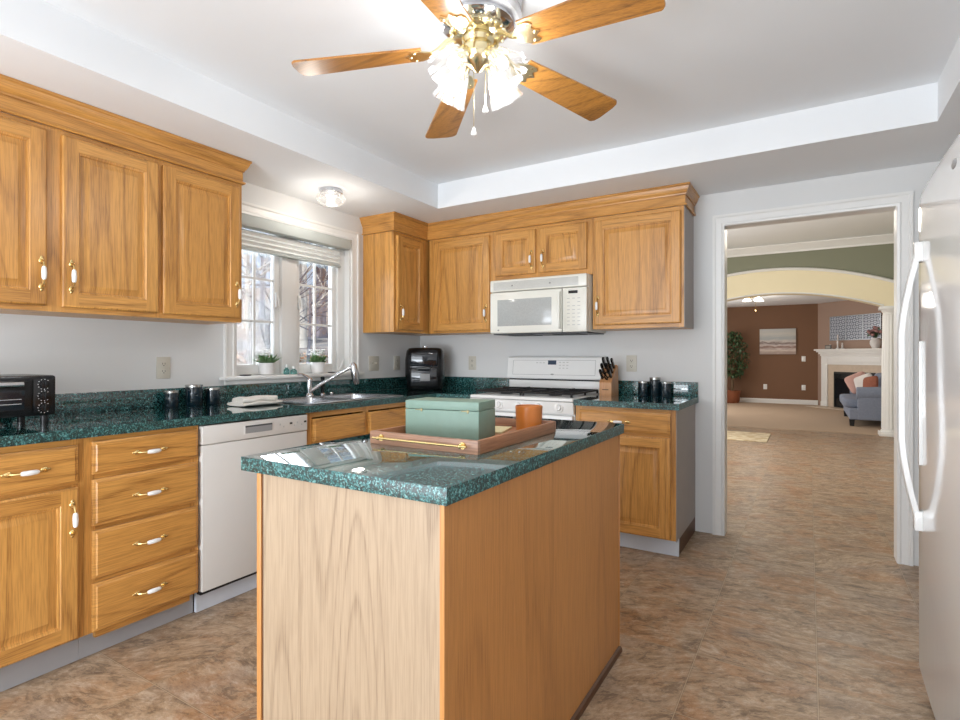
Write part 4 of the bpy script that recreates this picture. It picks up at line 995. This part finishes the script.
for s_, hh, lab in ((.50, .33, 'tallest white candlestick on the mantel'), (.30, .11, 'short white candle cup near the left end of the mantel'), (.62, .14, 'small white candlestick beside the tallest one on the mantel')):
    o = onfp('candlestick', s_ + .17, .13, MZ, lab, 'candlestick', 'candlesticks on the mantel')
    MB().lathe([(.001, 0), (.045, 0), (.04, .015), (.018, .03), (.014, hh * .35), (.022, hh * .45), (.014, hh * .55), (.03, hh * .62), (.001, hh * .64)], n=20).build('holder', pot_w, o)
    MB().lathe([(.016, hh * .63), (.016, hh), (.001, hh + .002)], n=14).build('candle', whitef, o)
o = onfp('picture_frame', .50, .22, MZ, 'small dark picture frame lying low on the left of the mantel', 'picture frame'); MB().box(-.08, .08, -.01, .01, 0, .09, bev=.002).build('frame', dgrey, o); MB().box(-.065, .065, -.012, -.0095, .012, .078).build('photo_print', plain('faded_print', lin(150, 146, 138), .6), o, 0)

# sofa: seen from its near end, seat facing -x
so = empty('sofa', (3.96, 8.15, .0045), 'blue-grey upholstered sofa beside the column in the living room', 'sofa')
SY = .95
def soft(x0, x1, y0, y1, z0, z1, e=.35, n=28, k=14):
    return MB().ball(((x0 + x1) / 2, (y0 + y1) / 2, (z0 + z1) / 2), ((x1 - x0) / 2, (y1 - y0) / 2, (z1 - z0) / 2), n, k, e)
MB().box(-.36, .45, -SY + .03, SY - .03, .11, .30, bev=.025, seg=3).build('base', sofa_m, so)
for s in (-1, 1):
    b = MB(); prof = [(-.40, .11), (-.40, .30), (-.36, .42), (-.27, .50), (-.22, .60), (-.10, .655), (.05, .665), (.44, .67), (.46, .62), (.46, .11)] if False else None
    y0, y1 = (-SY, -SY + .20) if s < 0 else (SY - .20, SY)
    b.box(-.24, .45, y0 + .02, y1 - .02, .11, .56, bev=.02, seg=3)
    yc = (y0 + y1) / 2
    b.tube([(-.255, yc, .555), (-.245, yc, .555), (.2, yc, .575), (.45, yc, .59)], [.10, .108, .108, .108], 20)
    b.build('arm', sofa_m, so, 50)
for k in range(2):
    y0 = -SY + .2 + k * .75; soft(-.44, .22, y0 + .004, y0 + .746, .295, .46, .3).build('seat_cushion', sofa_m, so, 60)
    soft(.10, .42, y0 + .004, y0 + .746, .44, .88, .4).build('back_cushion', sofa_m, so, 60)
MB().box(.28, .47, -SY + .06, SY - .06, .11, .78, bev=.05, seg=4).build('backrest', sofa_m, so)
for x in (-.32, .40):
    for y in (-SY + .08, SY - .08): MB().loft([[(x - .03, y - .03, 0), (x + .03, y - .03, 0), (x + .03, y + .03, 0), (x - .03, y + .03, 0)], [(x - .04, y - .04, .112), (x + .04, y - .04, .112), (x + .04, y + .04, .112), (x - .04, y + .04, .112)]]).build('leg', blackm, so, 0)
def pillow(loc, yaw, tilt, roll, sz, mat, label):
    o = tag(MB().ball((0, 0, 0), (sz / 2, sz / 2, .055), 32, 12, .34, e2=.9).build('throw_pillow', mat, None, 60), label, 'pillow', 'pillows on the sofa')
    o.matrix_world = Matrix.Translation(loc) @ Matrix.Rotation(R(yaw), 4, 'Z') @ Matrix.Rotation(R(tilt), 4, 'X') @ Matrix.Rotation(R(roll), 4, 'Z'); return o
pillow((3.80, 8.42, .70), -8, 74, 28, .36, pink_m, 'pink throw pillow leaning at the front of the sofa pile')
pillow((3.87, 8.06, .70), -38, 78, 24, .33, whitef, 'white throw pillow between the pink and rust pillows')
pillow((3.93, 7.68, .69), -55, 80, 10, .31, rustf, 'rust brown throw pillow nearest the column')

# ficus
fi = empty('potted_ficus', (1.34, 11.25, .0045), 'leafy ficus tree in a brown pot against the brown wall', 'plant')
MB().lathe([(.001, 0), (.14, 0), (.17, .06), (.185, .25), (.20, .32), (.18, .32), (.001, .28)], n=28).build('pot', terra, fi)
b = MB()
for k in range(3): a = 2 * PI * k / 3; b.tube([(.03 * math.cos(a), .03 * math.sin(a), .28), (.02 * math.cos(a + 1.5), .02 * math.sin(a + 1.5), .6), (.05 * math.cos(a + 3), .05 * math.sin(a + 3), 1.0), (.10 * math.cos(a + 4), .10 * math.sin(a + 4), 1.5)], [.02, .018, .014, .006], 8)
b.build('trunk', bark_in, fi)
lf = MB(); rnd = random.Random(11)
for i in range(900):
    z = rnd.uniform(.66, 1.82); rm = .40 * math.sin(PI * min(1, max(.12, (z - .5) / 1.45))) ** .8; r = rm * math.sqrt(rnd.random()); a = rnd.uniform(0, 2 * PI)
    c = Vector((r * math.cos(a), r * math.sin(a) * .9, z)); d = Vector((rnd.uniform(-1, 1), rnd.uniform(-1, 1), rnd.uniform(-1.2, .1))).normalized(); L = rnd.uniform(.06, .10)
    u = d.cross(Vector((rnd.uniform(-1, 1), rnd.uniform(-1, 1), rnd.uniform(-1, 1)))).normalized() * L * .28
    lf.add([c, c + d * L * .45 + u, c + d * L, c + d * L * .45 - u], [(0, 1, 2, 3)])
lf.build('foliage', leaf_m, fi, 0)
# living-room ceiling light
cl = empty('living_room_ceiling_light', (2.03, 8.9, LC), 'lit three-bowl ceiling light seen under the arch', 'ceiling light')
MB().lathe([(.001, -.0005), (.07, -.0005), (.06, -.03), (.02, -.04), (.001, -.04)], n=24).build('canopy', brass, cl)
for k in range(3):
    a = R(-60 + 120 * k); c = (math.cos(a) * .15, math.sin(a) * .15, -.10)
    MB().tube([(0, 0, -.03), (c[0] * .6, c[1] * .6, -.045), (c[0], c[1], -.05)], .010, 8).build('arm', brass, cl)
    MB().lathe([(.02, .055), (.05, .04), (.085, .0), (.09, -.012)], c, 24).build('lamp_shade', far_lamp, cl)
b = MB().tube([(.02, 0, -.04), (.02, 0, -.30)], .003, 5); b.ball((.02, 0, -.31), (.012, .012, .02), 8, 6); b.build('pull_chain', brass, cl)
light('living_lamp_light', 'POINT', (2.03, 8.9, LC - .35), 16, (1, .94, .84), shadow_soft_size=.15)
light('hall_lamp_light', 'POINT', (3.4, 3.0, HC - .35), 34, (1, .90, .76), shadow_soft_size=.2)

# ------------------------------------------------------------------ outdoors beyond the sink window
nd = Vector((-.75, .66))
def gz(x, y):
    d = nd.x * x + nd.y * y; return -.65 + (.15 * (d - 3.5) if d > 3.5 else 0) + .12 * mnoise.noise(Vector((x * .15, y * .15, 0)))
b = MB(); n = 40; vs = []; fs = []
for i in range(n + 1):
    for j in range(n + 1):
        x = -.16 - 75 * (i / n) ** 1.7; y = -30 + 110 * j / n; vs.append((x, y, gz(x, y) - (.0)))
for i in range(n):
    for j in range(n): fs.append((i * (n + 1) + j, i * (n + 1) + j + 1, (i + 1) * (n + 1) + j + 1, (i + 1) * (n + 1) + j))
b.add(vs, fs); struct('ground', b, ground_m, smooth=60)['kind'] = 'structure'
def camray(u, fw):   # a place on the ground seen at picture column u, fw metres ahead
    a = (u - 480) / 540.6; yaw = .5467
    x = 3.0133 + fw * (-math.sin(yaw) + a * math.cos(yaw)); y = -3.9098 + fw * (math.cos(yaw) + a * math.sin(yaw)); return x, y
def grow(b, p, d, L, r, depth, rnd, m=0):
    pts = [p]; q = p.copy(); dd = d.copy()
    for k in range(4):
        dd = (dd + Vector((rnd.uniform(-1, 1), rnd.uniform(-1, 1), rnd.uniform(-.5, .8))) * .16).normalized(); q = q + dd * L / 4; pts.append(q.copy())
    b.tube(pts, [r * (1 - .16 * k) for k in range(5)], 5 if depth < 3 else 8, m, cap=False)
    if depth == 0: return
    for k in range(rnd.choice((3, 4, 4))):
        i = rnd.randint(1, 4); nd_ = (dd + Vector((rnd.uniform(-1, 1), rnd.uniform(-1, 1), rnd.uniform(-.35, .9))) * .85).normalized()
        grow(b, pts[i], nd_, L * rnd.uniform(.5, .75), r * (1 - .16 * i) * .55, depth - 1, rnd, m)
TREES = [(272, 15, .05, 5, 4, bark, 'thin young tree close to the window seen in the left sash'), (308, 17, .045, 5, 4, bark, 'thin young tree close to the window seen in the right sash'), (320, 26, .26, 8, 4, bark, 'broad grey tree trunk seen through the right window sash'), (301, 22, .19, 7, 4, bark_l, 'pale sunlit tree trunk left of the broad grey trunk'),
         (262, 34, .16, 8, 4, bark, 'slim bare tree seen through the left sash, right half'), (246, 28, .14, 7, 4, bark_l, 'slim pale bare tree seen through the left sash, left half'),
       ]
for u, fw, r, L, dep, mt, lab in TREES:
    rnd = random.Random(int(u)); x, y = camray(u, fw); z = gz(x, y)
    o = empty('bare_tree', (x, y, z - .05), lab, 'tree', 0, 'bare trees outside the window')
    b = MB(); H = L * .55
    b.tube([(0, 0, -.1), (0, 0, .12), (.02, 0, .6), (.05, .04, H * .5), (.08, .02, H)], [r * 1.7, r * 1.35, r * 1.05, r * .95, r * .8], 14); b.build('trunk', mt, o, 60)
    b = MB()
    for k in range(9):
        a = rnd.uniform(0, 2 * PI); hz = rnd.uniform(.4, 1) * H
        grow(b, Vector((.05, .02, hz)), Vector((math.cos(a), math.sin(a), rnd.uniform(.1, 1.0))).normalized(), L * .42, r * .42, 3, rnd)
    b.build('branches', mt if mt == bark_l else twig_m, o, 60)
SHRUBS = [(240, 9.5, .75, twig_w, 'pale twiggy shrub outside the left sash, nearest the cabinets'), (263, 10.5, .7, twig_m, 'grey twiggy shrub outside the left sash near the mullion'), (252, 16, 1.6, twig_w, 'pale thicket behind the shrubs outside the left sash'), (268, 21, 2.2, twig_m, 'grey thicket far up the slope outside the left sash'), (300, 14, .8, twig_w, 'low pale shrub outside the right sash')]
for u, fw, H, mt, lab in SHRUBS:
    rnd = random.Random(int(u * 3)); x, y = camray(u, fw); o = empty('bare_shrub', (x, y, gz(x, y) - .03), lab, 'shrub', 0, 'bare shrubs outside the window'); b = MB()
    for k in range(14):
        a = rnd.uniform(0, 2 * PI); s_ = rnd.uniform(.15, .7); grow(b, Vector((0, 0, 0)), Vector((math.cos(a) * s_, math.sin(a) * s_, 1)).normalized(), H * .55, .012 * H, 2, rnd)
    b.build('twigs', mt, o, 60)
rnd = random.Random(5); b = MB()
for i in range(2600):
    x, y = camray(rnd.uniform(228, 345), rnd.uniform(6.0, 20) ** 1.0); z = gz(x, y) + .015
    s_ = rnd.uniform(.05, .12); a = rnd.uniform(0, PI); u = Vector((math.cos(a), math.sin(a), rnd.uniform(-.4, .4))) * s_; v_ = Vector((-math.sin(a), math.cos(a), rnd.uniform(-.4, .6))) * s_ * .6
    c = Vector((x, y, z + .02)); b.add([c - u, c - v_, c + u, c + v_], [(0, 1, 2, 3)], i % 2)
tag(b.build('fallen_leaves', [fallen, plain('tan_fallen_leaves', lin(212, 176, 146), .9, var=.2)], None, 0), 'rust and tan fallen leaves scattered on the slope outside', 'leaves', None, 'stuff')
